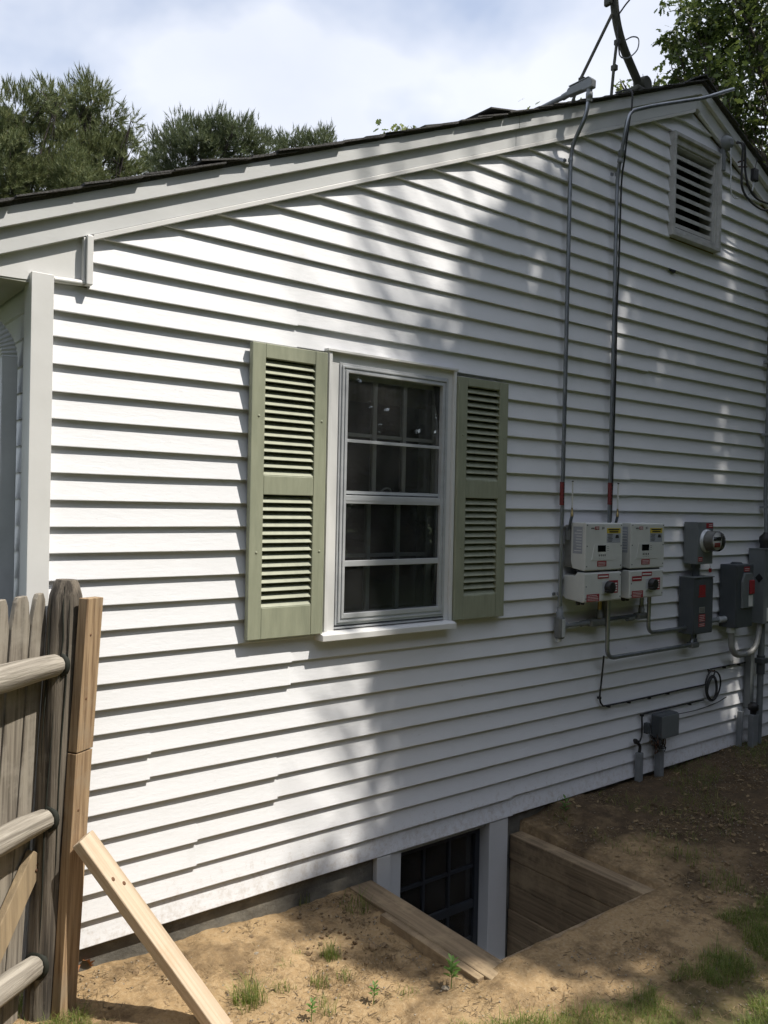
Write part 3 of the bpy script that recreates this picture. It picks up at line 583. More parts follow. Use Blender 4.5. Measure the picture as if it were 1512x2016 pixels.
# upright board nailed to the post: two pieces, one above the other
up = tag(empty('upright_board', (.97, -.14, -.13)), 'upright two-by-four of raw lumber spliced against the fence post', 'board')
o1, M1, L1 = lumber('board_piece', (.976, -.172, .822), (1.003, -.178, 1.374), fd, .089, .038, 'new_wood', up, .002)
o2, M2, L2 = lumber('board_piece', (.932, -.162, -.19), (.9745, -.1715, .817), fd, .089, .038, 'new_wood', up, .002)
for M_, zz in ((M1, .42), (M1, .19), (M2, .80)):
    MB().lathe(M_ @ Vector((.014, .0187*(1 if (M_.to_3x3() @ Vector((0, 1, 0))).dot(fn) > 0 else -1), zz)), fn, [(-.002, .006), (.0012, .005), (.0016, .001)], 10).build('knot', 'knot', up)
# raking prop
pr = tag(empty('raking_brace', (1.36, -.55, -.2)), 'pale lumber prop leaning from the fence post down into the dirt', 'board')
ob, Mb, Lb = lumber('board', (1.405, -.575, -.215), (.972, -.222, .515), (.75, .66, .1), .089, .04, 'pale_lumber', pr, .004)
for q in ((.012, .70), (-.02, .74)):
    MB().lathe(Mb @ Vector((q[0], 0, q[1])) , Mb.to_3x3() @ Vector((0, 1, 0)), [(-.0212, .0015), (-.0208, .008), (.0208, .008), (.0212, .0015)], 10).build('knot', 'knot', pr)

# ================================================================== DOWNSPOUT at the left corner
ds = tag(empty('downspout', (.79, .18, -.1)), 'grey metal downspout with corrugated elbow behind the corner board', 'downspout')
def rect_tube(path, hw, hd, wdir, corr=0):
    mb = MB(); vs = []; path = [Vector(q) for q in path]
    for i, q in enumerate(path):
        t = (path[min(i+1, len(path)-1)]-path[max(i-1, 0)]).normalized(); w = Vector(wdir); w = (w-t*w.dot(t)).normalized(); d = t.cross(w); k = 1+corr*(1 if i % 2 else -1)
        for a, c in ((-1, -1), (1, -1), (1, 1), (-1, 1)): vs.append(q+w*hw*a*k+d*hd*c*k)
    n = len(path); fs = [(i*4+j, i*4+(j+1) % 4, (i+1)*4+(j+1) % 4, (i+1)*4+j) for i in range(n-1) for j in range(4)]+[(3, 2, 1, 0), (n*4-4, n*4-3, n*4-2, n*4-1)]
    return mb.add(vs, fs)
rect_tube([(.783, .16, -.05), (.783, .16, 2.262)], .036, .028, (0, 1, 0)).build('pipe', 'downspout', ds, .004)
el = []
for k in range(23):
    a = math.radians(62)*k/22; R = .15; el.append((.783-R*(1-math.cos(a)), .16, 2.255+R*math.sin(a)))
e2 = Vector(el[-1]); rect_tube(el, .035, .027, (0, 1, 0), .045).build('elbow', 'downspout', ds)
d2 = (Vector(el[-1])-Vector(el[-2])).normalized()
rect_tube([e2+d2*.004*i for i in range(0, 60)], .037, .030, (0, 1, 0), .03).build('offset_pipe', 'downspout', ds)
gt = tag(MB().prism([(.29, 2.53), (.29, 2.63), (.30, 2.63), (.30, 2.545), (.375, 2.545), (.375, 2.64), (.385, 2.64), (.385, 2.53)], -.05, 7.9).build('gutter', 'trim_white', None, .002), 'white metal gutter hung along the eave beyond the downspout', 'gutter')

# ================================================================== CONDUITS AND ELECTRICS
def pipe(name, pts, r, material, parent=None, fil=.05, n=10): return MB().tube(fillet(pts, fil) if fil else pts, r, n).build(name, material, parent)
def strap(x, z, r, parent, y=-.03, side=-1):
    MB().lathe((x, y, z-.008), (0, 0, 1), [(0, r*1.22), (.016, r*1.22)], 14).build('strap', 'galv', parent)
    MB().box((x+side*r*1.1-(.02 if side < 0 else 0), y+.018, z-.008), (x+side*r*1.1+(.02 if side > 0 else 0), y+.026, z+.008)).build('strap', 'galv', parent)
cr_ = .0125
c1 = tag(empty('conduit', (3.78, -.03, .96)), 'galvanised conduit rising nearest the window and over the roof edge', 'conduit', 'galvanised conduits rising to the roof')
pipe('pipe', [(3.775, -.035, 1.13), (3.785, -.03, 3.72), (3.785, -.035, 3.84), (3.80, -.125, 4.0), (3.805, -.14, 4.11)], cr_, 'galv', c1, .06)
MB().lathe((3.805, -.14, 4.075), (0, 0, 1), [(0, .017), (.02, .017), (.021, .020), (.05, .020), (.051, .017), (.075, .017)], 14).build('coupling', 'pipe_grey', c1)
MB().prism([(-.170, 4.146), (-.172, 4.19), (-.155, 4.207), (.0, 4.203), (.012, 4.19), (.012, 4.158), (-.10, 4.152), (-.115, 4.146)], 3.784, 3.826, 'x').build('elbow_body', 'pipe_grey', c1, .005)
MB().box((3.781, -.150, 4.205), (3.829, -.005, 4.211)).build('cover_plate', 'pipe_grey', c1, .002)
pipe('coupling', [(3.805, .01, 4.177), (3.805, .055, 4.172)], .019, 'pipe_grey', c1, 0)
pipe('pipe', [(3.805, .05, 4.173), (3.80, .8, 4.16)], .0145, 'pipe_grey', c1, 0)
for z in (3.77, 1.235): strap(3.785 if z > 2 else 3.776, z, cr_, c1)
MB().lathe((3.7715, -.035, 1.755), (.004, .002, 1), [(0, .0135), (.135, .0135)], 14).build('red_label', 'label_red', c1)
for i in range(6): MB().box((3.768, -.0495, 1.77+i*.02), (3.776, -.0487, 1.777+i*.02)).build('label_print', 'label_black', c1)
MB().lathe((3.773, -.038, 1.10), (0, 0, 1), [(0, .021), (.03, .021), (.031, .017), (.06, .016)], 14).build('coupling', 'pipe_grey', c1)
MB().box((3.748, -.066, .972), (3.798, -.012, 1.105)).build('junction_body', 'cast_grey', c1, .014)
MB().box((3.760, -.071, .985), (3.788, -.0665, 1.09)).build('cover_plate', 'alu', c1, .006)
MB().lathe((3.773, -.038, .958), (0, 0, 1), [(0, .016), (.016, .017)], 12).build('plug', 'alu', c1)
c2 = tag(empty('conduit', (4.22, -.03, 1.65)), 'galvanised conduit rising to bend along the rake toward the gable peak', 'conduit', 'galvanised conduits rising to the roof')
pipe('pipe', [(4.215, -.04, 1.64), (4.222, -.035, 3.80), (4.20, -.10, 4.02), (4.215, -.115, 4.155), (4.44, -.115, 4.258), (5.03, -.112, 4.497), (5.40, -.11, 4.678)], cr_*.95, 'galv', c2, .10)
MB().lathe((4.2105, -.06, 3.862), (-.05, -.2, 1), [(0, .017), (.018, .017), (.019, .014), (.032, .014), (.033, .018), (.07, .018)], 14).build('coupling', 'pipe_grey', c2)
strap(4.222, 3.80, cr_, c2, -.035)
MB().lathe((4.2152, -.04, 1.765), (.003, .0, 1), [(0, .0138), (.135, .0138)], 14).build('red_label', 'label_red', c2)
for i in range(6): MB().box((4.212, -.0547, 1.78+i*.02), (4.219, -.0540, 1.787+i*.02)).build('label_print', 'label_black', c2)
cx_ = tag(MB().tube(smooth_path([(4.30, .05, 4.36), (4.245, -.10, 4.30), (4.235, -.12, 4.20), (4.235, -.10, 4.08), (4.262, -.055, 3.9), (4.272, -.030, 3.75), (4.258, -.035, 3.3), (4.27, -.020, 3.0), (4.255, -.032, 2.6), (4.262, -.024, 2.2), (4.246, -.034, 1.9), (4.240, -.034, 1.66)], 10), .0055, 8).build('black_cable', 'rubber'), 'thin black cable dropping beside the conduit that bends along the rake', 'cable')

def inverter(x0, x1, label, second):
    t = tag(empty('solar_inverter', ((x0+x1)/2, -.09, 1.20)), label, 'inverter', 'wall mounted solar inverters')
    w = x1-x0
    MB().box((x0+.012, -.058, 1.39), (x1-.006, -.006, 1.640)).build('heat_sink', 'heatsink', t, .004)
    for i in range(9): MB().box((x0+.007, -.055+i*.0055, 1.40), (x0+.0118, -.0525+i*.0055, 1.63)).build('fin', 'heatsink', t)
    MB().prism([(-.062, 1.655), (-.163, 1.655), (-.168, 1.650), (-.168, 1.380), (-.160, 1.376), (-.074, 1.388), (-.062, 1.432)], x0, x1, 'x').build('upper_case', 'inverter_white', t, .008)
    MB().prism([(-.014, 1.345), (-.10, 1.345), (-.112, 1.366), (-.160, 1.366), (-.168, 1.360), (-.168, 1.198), (-.160, 1.192), (-.03, 1.205), (-.014, 1.22)], x0-.004, x1-.003, 'x').build('lower_case', 'inverter_white', t, .008)
    MB().box((x0+.02, -.15, 1.3665), (x1-.02, -.09, 1.3755)).build('gap_plate', 'box_dark', t)
    f = -.1686
    MB().box((x0-.0010, -.145, 1.475), (x0+.0004, -.078, 1.632)).build('side_sticker', 'sticker_grey', t)
    for i in range(8): MB().box((x0-.0014, -.140, 1.49+i*.017), (x0-.0009, -.088-.02*rnd.random(), 1.4935+i*.017)).build('sticker_print', 'label_white', t)
    # recessed display panel
    xa, xb = x0+.08, x1-.045
    MB().prism([(xa, 1.532), (xb, 1.532), (xb-.028, 1.436), (xa-.025, 1.436)], f-.0016, f+.002).build('display_panel', 'inverter_white', t, .001)
    MB().box((xa+.03, f-.0024, 1.486), (xa+.105, f-.0017, 1.524)).build('screen', 'lcd', t)
    for i in range(4): MB().prism([(xa+.045+i*.018+.0045*math.cos(q*.785), 1.465+.007*math.sin(q*.785)) for q in range(8)], f-.0026, f-.0017).build('button', 'black', t); MB().box((xa+.043+i*.018, f-.0022, 1.447), (xa+.047+i*.018, f-.0017, 1.450)).build('button_mark', 'label_black', t)
    for i in range(3): MB().box((xa+.114, f-.0021, 1.492+i*.011), (xa+.135, f-.0017, 1.494+i*.011)).build('panel_print', 'label_black', t)
    text('logo_word', 'solar', .017, (x0+.062, f-.0004, 1.625), 'label_black', t); text('logo_word', 'edge', .017, (x0+.102, f-.0011, 1.6265), 'label_white', t)
    MB().box((x0+.082, f-.0006, 1.616), (x0+.121, f+.0004, 1.634)).build('logo_block', 'red', t)
    text('model_mark', 'JIO', .019, (x0+.160, f-.0004, 1.625), 'label_black', t)
    MB().box((x0+.195, f-.0006, 1.594), (x0+.325, f+.0004, 1.625)).build('warning_sticker', 'yellow', t)
    MB().box((x0+.207, f-.0011, 1.612), (x0+.313, f-.0004, 1.620)).build('sticker_print', 'label_black', t); MB().box((x0+.217, f-.0011, 1.599), (x0+.303, f-.0004, 1.607)).build('sticker_print', 'label_black', t)
    MB().box((x0+.195, f-.0005, 1.538), (x0+.325, f+.0004, 1.593)).build('info_sticker', 'sticker_grey', t)
    for i in range(6): MB().box((x0+.202+.006*(i % 2), f-.0010, 1.585-i*.008), (x0+.252-.005*(i % 3), f-.0004, 1.588-i*.008)).build('sticker_print', 'label_black', t)
    MB().prism([(x0+.275, 1.565), (x0+.312, 1.565), (x0+.305, 1.585), (x0+.282, 1.585)], f-.0010, f-.0004).build('sticker_print', 'label_black', t)
    MB().box((xa+.03, f-.0014, 1.400), (xa+.115, f+.0004, 1.432)).build('red_sticker', 'red', t)
    for i in range(3): MB().box((xa+.037, f-.0019, 1.406+i*.008), (xa+.105, f-.0013, 1.4085+i*.008)).build('sticker_print', 'label_white', t)
    for sx_ in (x0+.014, x1-.014):
        for sz in (1.642, 1.52, 1.402, 1.345, 1.285 if sx_ < x0+.1 else 1.345, 1.215): 
            if sz == 1.345 and sx_ < x0+.1: continue
            MB().lathe((sx_, f-.0012, sz), (0, 1, 0), [(0, .0038), (.003, .0042)], 8).build('screw', 'box_dark', t)
    # rotary switch on the lower case
    sc = (x0+.205, 1.275)
    MB().box((sc[0]-.045, f-.002, 1.235), (sc[0]+.02, f+.0004, 1.312)).build('switch_plate', 'alu', t, .004)
    MB().box((sc[0]+.02, f-.0018, 1.238), (sc[0]+.105, f+.0004, 1.314)).build('red_sticker', 'red', t)
    for i in range(4): MB().box((sc[0]+.077, f-.0024, 1.247+i*.0145), (sc[0]+.097, f-.0017, 1.255+i*.0145)).build('sticker_print', 'label_white', t)
    MB().lathe((sc[0]+.012, f-.034, sc[1]), (0, 1, 0), [(0, .030), (.003, .034), (.030, .037), (.034, .037)], 24).build('switch_knob', 'black', t)
    MB().box((sc[0]-.040, f-.036, sc[1]-.028), (sc[0]+.0, f-.014, sc[1]-.016)).build('switch_lever', 'black', t, .003)
    MB().box((x0+.118, f-.0009, 1.328), (x0+.222, f+.0004, 1.354)).build('red_sticker', 'red', t); MB().box((x0+.124, f-.0014, 1.336), (x0+.215, f-.0008, 1.344)).build('sticker_print', 'label_white', t)
    MB().box((x0+.02, f-.0009, 1.197), (x0+.135, f+.0004, 1.240)).build('red_sticker', 'red', t)
    for i in range(4): MB().box((x0+.027, f-.0014, 1.203+i*.009), (x0+.127-.02*rnd.random(), f-.0008, 1.2055+i*.009)).build('sticker_print', 'label_white', t)
    if second: MB().box((x0+.02, f-.0009, 1.300), (x0+.118, f+.0004, 1.330)).build('red_sticker', 'red', t); MB().box((x0+.026, f-.0014, 1.312), (x0+.112, f-.0008, 1.317)).build('sticker_print', 'label_white', t)
    for dx in (.03, .07): MB().lathe((x0+dx, -.10, 1.172), (0, 0, 1), [(0, .010), (.01, .013), (.028, .015)], 12).build('cable_gland', 'black', t)
    # aerial beside the case
    ax = x0-.016
    MB().tube([(ax+.003, -.075, 1.735), (ax+.004, -.075, 1.893)], .0042, 8).build('aerial_rod', 'antenna', t); MB().lathe((ax+.004, -.075, 1.893), (0, 0, 1), [(0, .006), (.006, .006)], 8).build('aerial_tip', 'black', t)
    MB().lathe((ax+.003, -.075, 1.69), (0, 0, 1), [(0, .009), (.02, .009), (.022, .006), (.05, .005)], 10).build('aerial_base', 'brass', t)
    MB().tube(fillet([(ax+.014, -.045, 1.60), (ax-.004, -.07, 1.655), (ax+.003, -.075, 1.692)], .02), .0085, 8).build('aerial_mount', 'box_dark', t)
    MB().box((ax+.004, -.06, 1.55), (ax+.014, -.03, 1.62)).build('aerial_bracket', 'cast_grey', t, .002)
inverter(3.83, 4.178, 'white solar inverter with a rotary switch, the one nearer the window', False)
inverter(4.262, 4.612, 'white solar inverter with a rotary switch, the one nearer the meter', True)

# conduits below the inverters
lower = tag(empty('conduit_run', (4.2, -.05, .82)), 'grey conduit with tees linking the undersides of both inverters', 'conduit')
pipe('pipe', [(3.80, -.038, 1.045), (4.06, -.045, 1.05)], .0125, 'pipe_grey', lower, 0)
for a, c in ((3.80, 3.835), (3.965, 4.03), (4.62-.20, 4.62-.14)): pipe('coupling', [(a, -.04, 1.047), (c, -.042, 1.049)], .018, 'pipe_grey', lower, 0)
MB().box((4.03, -.075, 1.025), (4.165, -.02, 1.072)).build('tee_body', 'cast_grey', lower, .012)
pipe('pipe', [(4.19, -.045, 1.058), (4.50, -.045, 1.06)], .0125, 'box_dark', lower, 0)
MB().box((4.165, -.072, 1.02), (4.20, -.022, 1.19)).build('tee_body', 'cast_grey', lower, .012)
MB().box((4.50, -.075, 1.038), (4.60, -.022, 1.078)).build('elbow_body', 'cast_grey', lower, .012)
for x in (4.118, 4.545): pipe('pipe', [(x, -.06, 1.20), (x, -.055, 1.05)], .013, 'brass' if x < 4.3 else 'galv', lower, 0)
for x in (4.118, 4.545): MB().lathe((x, -.058, 1.075), (0, 0, 1), [(0, .02), (.03, .02), (.031, .017), (.05, .017)], 12).build('coupling', 'cast_grey', lower)
dc = tag(MB().tube(fillet([(4.165, -.085, 1.20), (4.172, -.08, .825), (5.12, -.06, .822), (5.15, -.06, .905)], .07, 8), .0135, 12).build('bent_conduit', 'galv'), 'long bent conduit dropping from the nearer inverter to the lower disconnect box', 'conduit')
ac = tag(MB().tube(fillet([(4.588, -.085, 1.20), (4.592, -.08, .948), (5.06, -.06, .945)], .06, 8), .0125, 12).build('bent_conduit', 'galv'), 'short bent conduit from the farther inverter into the disconnect box side', 'conduit')
lb = tag(empty('conduit_elbow', (5.16, -.06, .80)), 'small cast elbow fitting under the lower disconnect box', 'fitting')
MB().box((5.10, -.088, .802), (5.185, -.035, .842)).build('body', 'cast_grey', lb, .01); MB().lathe((5.155, -.06, .842), (0, 0, 1), [(0, .022), (.02, .022), (.021, .018), (.06, .018)], 12).build('coupling', 'box_dark', lb)

def boxbody(name, x0, x1, z0, z1, d, material, parent, lip=.004):
    MB().box((x0, -d, z0), (x1, -.004, z1)).build(name, material, parent, .004)
# production meter
mt = tag(empty('meter_box', (5.18, -.06, 1.37)), 'grey meter box with a round glass meter on its front', 'meter')
boxbody('box', 5.092, 5.285, 1.376, 1.662, .108, 'box_grey', mt)
MB().lathe((5.195, -.108, 1.535), (0, -1, 0), [(0, .078), (.012, .078), (.013, .070), (.02, .070)], 28).build('meter_ring', 'alu', mt)
MB().lathe((5.195, -.129, 1.535), (0, -1, 0), [(0, .066), (.06, .065)], 28).build('meter_drum', 'heatsink', mt)
MB().lathe((5.195, -.1905, 1.535), (0, -1, 0), [(0, .060), (.001, .060)], 28).build('meter_face', 'label_white', mt)
MB().lathe((5.195, -.128, 1.535), (0, -1, 0), [(0, .0685), (.075, .068), (.09, .058), (.096, .03), (.097, .002)], 28).build('glass_dome', 'glass', mt)
MB().box((5.15, -.1935, 1.54), (5.24, -.1922, 1.565)).build('meter_display', 'lcd', mt); MB().box((5.16, -.1935, 1.495), (5.23, -.1922, 1.525)).build('meter_label', 'red', mt)
MB().box((5.195, -.1092, 1.622), (5.275, -.1085, 1.656)).build('red_sticker', 'red', mt); MB().box((5.105, -.1092, 1.395), (5.155, -.1085, 1.425)).build('red_sticker', 'red', mt)
for z in (1.632, 1.643): MB().box((5.225, -.1097, z), (5.268, -.1091, z+.004)).build('sticker_print', 'label_white', mt)
for z in (1.403, 1.413): MB().box((5.11, -.1097, z), (5.15, -.1091, z+.003)).build('sticker_print', 'label_white', mt)
MB().lathe((5.165, -.055, 1.3765), (0, 0, -1), [(0, .03), (.03, .03), (.031, .026), (.09, .026)], 16).build('nipple', 'box_dark', mt)
MB().tube(fillet([(5.245, -.112, 1.376), (5.248, -.114, 1.355), (5.246, -.112, 1.345)], .01), .003, 6).build('seal_wire', 'alu', mt); MB().box((5.235, -.116, 1.318), (5.262, -.110, 1.345)).build('seal_tag', 'red', mt)
d1 = tag(empty('disconnect_box', (5.17, -.06, .9)), 'dark grey disconnect box below the round glass meter', 'electrical box')
boxbody('box', 5.048, 5.292, .902, 1.284, .112, 'box_dark', d1); MB().box((5.055, -.1155, .912), (5.287, -.1125, 1.272)).build('door', 'box_dark', d1, .003)
MB().box((5.045, -.121, 1.2845), (5.296, -.004, 1.291)).build('top_hood', 'box_grey', d1, .002)
MB().box((5.115, -.1165, 1.165), (5.19, -.1156, 1.235)).build('red_sticker', 'red', d1); MB().box((5.105, -.1165, 1.152), (5.195, -.1156, 1.163)).build('red_sticker', 'red', d1)
MB().box((5.118, -.1165, 1.045), (5.188, -.1156, 1.085)).build('white_sticker', 'heatsink', d1)
for i in range(4): MB().box((5.123, -.1170, 1.051+i*.008), (5.183, -.1164, 1.0535+i*.008)).build('sticker_print', 'label_black', d1)
for z0, z1 in ((.985, 1.035), (.95, .975)):
    MB().box((5.115, -.1165, z0), (5.195, -.1156, z1)).build('red_sticker', 'red', d1)
    for i in range(int((z1-z0)/.012)): MB().box((5.122, -.1170, z0+.005+i*.012), (5.186, -.1164, z0+.008+i*.012)).build('sticker_print', 'label_white', d1)
d2b = tag(empty('disconnect_box', (5.69, -.07, .9)), 'tall dark disconnect box with a red lever handle, beside the curved pipe', 'electrical box')
boxbody('box', 5.565, 5.80, .908, 1.360, .128, 'box_dark', d2b); MB().box((5.572, -.132, .915), (5.795, -.1285, 1.352)).build('door', 'box_dark', d2b, .003)
MB().prism([(5.62, 1.05), (5.78, 1.05), (5.78, 1.24), (5.75, 1.30), (5.65, 1.30), (5.62, 1.24)], -.150, -.1325).build('handle_plate', 'box_grey', d2b, .004)
MB().box((5.70, -.168, 1.15), (5.755, -.1505, 1.25)).build('lever', 'red', d2b, .006); MB().box((5.70, -.1525, 1.06), (5.755, -.1505, 1.14)).build('white_sticker', 'label_white', d2b)
MB().box((5.66, -.1335, 1.31), (5.74, -.1322, 1.345)).build('red_sticker', 'red', d2b)
for i in range(2): MB().box((5.668, -.1341, 1.318+i*.012), (5.732, -.1334, 1.321+i*.012)).build('sticker_print', 'label_white', d2b)
MB().lathe((5.68, -.065, 1.360), (0, 0, 1), [(0, .042), (.008, .042), (.009, .035), (.014, .035)], 16).build('hub_plate', 'box_dark', d2b)
d3 = tag(empty('disconnect_box', (6.07, -.07, .9)), 'grey service box at the right edge under the black pipe seal', 'electrical box')
boxbody('box', 5.958, 6.24, .912, 1.462, .128, 'box_grey', d3); MB().box((5.966, -.132, .92), (6.234, -.1285, 1.453)).build('door', 'box_grey', d3, .003)
MB().box((5.954, -.138, 1.4625), (6.244, -.004, 1.469)).build('top_hood', 'box_grey', d3, .002); MB().box((6.00, -.1335, .93), (6.10, -.1322, 1.03)).build('white_sticker', 'label_white', d3)
MB().prism([(5.9575, 1.26), (5.9575, 1.26)][:0]+[(-.09, 1.215), (-.06, 1.25), (-.09, 1.285), (-.12, 1.25)], 5.9555, 5.9579, 'x').build('black_tag', 'black', d3)
sp = tag(empty('service_pipe', (6.13, -.05, 1.46)), 'tall grey service pipe rising above the right-hand box', 'pipe')
pipe('pipe', [(6.085, -.07, 1.47), (6.085, -.07, 1.62), (6.128, -.035, 1.80), (6.138, -.03, 3.25), (6.14, -.03, 3.95)], .0145, 'box_grey', sp, .1)
MB().lathe((6.085, -.07, 1.468), (0, 0, 1), [(0, .045), (.03, .042), (.05, .05), (.085, .048), (.11, .022), (.12, .02)], 16).build('seal_boot', 'black', sp)
for z in (1.78, 2.33, 2.88, 3.43): MB().box((6.105, -.052, z-.01), (6.165, -.002, z+.01)).build('strap', 'pipe_grey', sp, .003)
up2 = tag(empty('curved_pipe', (5.8, -.08, .68)), 'weathered U-shaped pipe hanging between the two right-hand boxes', 'pipe')
pipe('pipe', [(5.605, -.075, .91), (5.615, -.08, .70), (5.93, -.09, .70), (6.01, -.08, .93)], .021, 'heatsink', up2, .13, 14)
pipe('coupling', [(5.775, -.087, .7005), (5.79, -.0875, .7005)], .0225, 'pipe_grey', up2, 0); MB().lathe((5.605, -.075, .87), (0, 0, 1), [(0, .032), (.036, .032)], 14).build('coupling', 'alu', up2)
hp = tag(empty('conduit_stub', (5.43, -.05, .95)), 'short pipe joining the two dark disconnect boxes', 'pipe'); pipe('pipe', [(5.2935, -.05, .968), (5.5645, -.05, .968)], .016, 'pipe_grey', hp, 0); pipe('coupling', [(5.47, -.05, .968), (5.562, -.05, .968)], .022, 'alu', hp, 0)
gp = tag(empty('ground_pipe', (6.05, -.05, -.03)), 'dark vertical pipe running from the service box into the ground', 'pipe'); pipe('pipe', [(6.075, -.06, .911), (6.06, -.06, -.12)], .023, 'box_grey', gp, 0); MB().box((6.03, -.095, .60), (6.12, -.03, .64)).build('clamp', 'box_dark', gp, .006)
MB().lathe((6.07, -.06, .52), (0, 0, 1), [(0, .03), (.14, .03)], 14).build('coupling', 'box_dark', gp)
vp = tag(empty('post_pipe', (5.975, -.06, -.03)), 'flat grey cable guard on the wall below the curved pipe', 'cable guard'); MB().box((5.935, -.055, .27), (5.99, -.004, .70)).build('upper_guard', 'box_grey', vp, .005)
MB().prism([(5.905, -.12), (5.985, -.12), (5.985, .235), (5.905, .235)], -.10, -.058).build('lower_guard', 'pipe_grey', vp, .006); MB().lathe((5.945, -.078, .236), (0, 0, 1), [(0, .022), (.03, .024), (.031, .036), (.07, .038), (.085, .02)], 14).build('black_cap', 'black', vp)
wp = tag(MB().prism([(5.815, -.1), (5.842, -.1), (5.86, .26), (5.835, .26)], -.05, -.012).build('thin_guard', 'pipe_grey', None, .004), 'slim tapering grey strip against the wall left of the cable guard', 'cable guard')

def clips(pts, parent):
    for q in pts: MB().box((q[0]-.008, -.022, q[1]-.009), (q[0]+.008, .0, q[1]+.004)).build('clip', 'black', parent)
w1 = tag(empty('wall_cable', (4.8, -.02, .5)), 'black cable clipped along the siding from the bent conduit to the coil', 'cable')
MB().tube(smooth_path([(4.208, -.03, .83), (4.206, -.018, .68), (4.198, -.014, .57), (4.225, -.012, .52), (4.29, -.010, .508), (4.7, -.012, .506), (5.1, -.011, .509), (5.40, -.012, .508)], 8), .0055, 8).build('cable', 'rubber', w1); clips([(4.196, .57), (4.29, .505), (4.5, .503), (4.72, .503), (4.93, .505)], w1)
w2 = tag(empty('wall_cable', (5.75, -.02, .6)), 'black cable clipped along the siding below the curved pipe', 'cable')
MB().tube(smooth_path([(5.46, -.012, .612), (5.7, -.010, .612), (5.9, -.010, .61), (6.02, -.02, .614)], 8), .0045, 8).build('cable', 'rubber', w2); clips([(5.64, .608), (5.84, .608)], w2)
w3 = tag(empty('wall_cable', (4.9, -.02, .3)), 'black cable running low along the siding into the thin ground stub', 'cable')
MB().tube(smooth_path([(5.37, -.012, .402), (5.0, -.010, .402), (4.70, -.010, .402), (4.648, -.012, .39), (4.646, -.014, .33), (4.642, -.016, .27), (4.615, -.022, .235), (4.585, -.03, .24)], 8), .0055, 8).build('cable', 'rubber', w3); clips([(4.645, .398), (5.2, .399)], w3)
cl = tag(empty('cable_coil', (5.47, -.03, .37)), 'coil of black cable hung on a hook on the wall', 'cable coil')
pts = []
for i in range(120):
    a = i/120*2*math.pi*4; rx = .062+.006*math.sin(a*.37)+(.035 if i > 90 else 0); rz = .085+.006*math.cos(a*.23)+(.02 if i > 90 else 0); pts.append((5.465+rx*math.sin(a), -.018-.012*(i/120)-.004*math.sin(a*1.7), .475+(.02 if i > 90 else 0)+rz*math.cos(a)))
MB().tube(pts, .006, 8).build('loops', 'rubber', cl); MB().tube(fillet([(5.455, .0, .60), (5.455, -.04, .602), (5.455, -.045, .612)], .01), .005, 8).build('hook', 'rust', cl); MB().tube(smooth_path([(5.42, -.02, .585), (5.40, -.03, .60), (5.39, -.03, .62)], 4), .004, 6).build('tail', 'rubber', cl)
tb = tag(empty('utility_box', (4.86, -.06, .22)), 'small grey utility box on a stub near the ground with tangled wires', 'electrical box')
MB().box((4.745, -.088, .232), (4.955, -.010, .392)).build('box', 'box_dark', tb, .012); MB().box((4.752, -.0925, .24), (4.949, -.0885, .386)).build('lid', 'box_grey', tb, .01)
MB().box((4.80, -.052, -.1), (4.848, -.008, .232)).build('stub', 'pipe_grey', tb, .004)
for i in range(16):
    c = Vector((4.74+rnd.uniform(-.02, .06), -.06, .21+rnd.uniform(-.03, .03))); MB().tube(smooth_path([c+Vector((rnd.uniform(-.05, .05), rnd.uniform(-.03, .02), rnd.uniform(-.05, .05))) for _ in range(4)], 4), .003, 5).build('wire', rnd.choice(('rubber', 'rust', 'rubber')), tb)
MB().box((4.665, -.045, .275), (4.695, -.012, .345)).build('side_tag', 'box_dark', tb, .003)
MB().tube(smooth_path([(4.955, -.04, .36), (5.1, -.03, .352), (5.3, -.018, .345), (5.55, -.012, .36), (5.68, -.012, .385)], 6), .0032, 6).build('wire', 'rubber', tb)
st = tag(empty('ground_stub', (4.60, -.03, -.05)), 'thin grey plastic stub rising from the dirt left of the utility box', 'pipe'); MB().prism([(4.575, -.12), (4.618, -.12), (4.622, .165), (4.578, .165)], -.05, -.012).build('pipe', 'pipe_grey', st, .006); MB().tube(smooth_path([(4.60, -.03, .16), (4.605, -.03, .20), (4.575, -.035, .235)], 5), .010, 8).build('cap', 'black', st); MB().lathe((4.555, -.03, .228), (0, 0, 1), [(0, .010), (.02, .016), (.03, .012)], 10).build('knob', 'black', st)

# ------------------------------------------------------------------ service drop on the right rake
sd = tag(empty('service_cables', (5.5, -.1, 4.2)), 'grey cable bracket on the gable with two looping black cables', 'cable')
MB().lathe((5.44, -.034, 4.335), (0, -1, 0), [(0, .055), (.02, .055), (.045, .035), (.05, .02)], 18).build('bracket', 'pipe_grey', sd)
MB().box((5.41, -.045, 4.14), (5.44, -.01, 4.30)).build('bracket', 'pipe_grey', sd, .005)
MB().tube(smooth_path([(5.47, -.10, 4.33), (5.50, -.13, 4.31), (5.50, -.13, 4.15), (5.51, -.13, 4.02), (5.58, -.14, 3.95), (5.74, -.15, 3.915), (5.9, -.16, 3.95), (6.15, -.2, 4.06), (6.6, -.3, 4.35)], 8), .0075, 8).build('cable', 'rubber', sd)
MB().tube(smooth_path([(5.48, -.10, 4.34), (5.53, -.13, 4.31), (5.545, -.13, 4.15), (5.57, -.14, 4.05), (5.66, -.14, 3.99), (5.8, -.15, 3.975), (5.95, -.16, 4.0), (6.2, -.2, 4.1), (6.6, -.3, 4.36)], 8), .0075, 8).build('cable', 'rubber', sd)
MB().tube(smooth_path([(5.435, -.08, 4.29), (5.43, -.09, 4.1), (5.43, -.09, 4.0), (5.46, -.10, 3.94), (5.51, -.11, 3.95)], 8), .004, 6).build('cable', 'alu', sd)
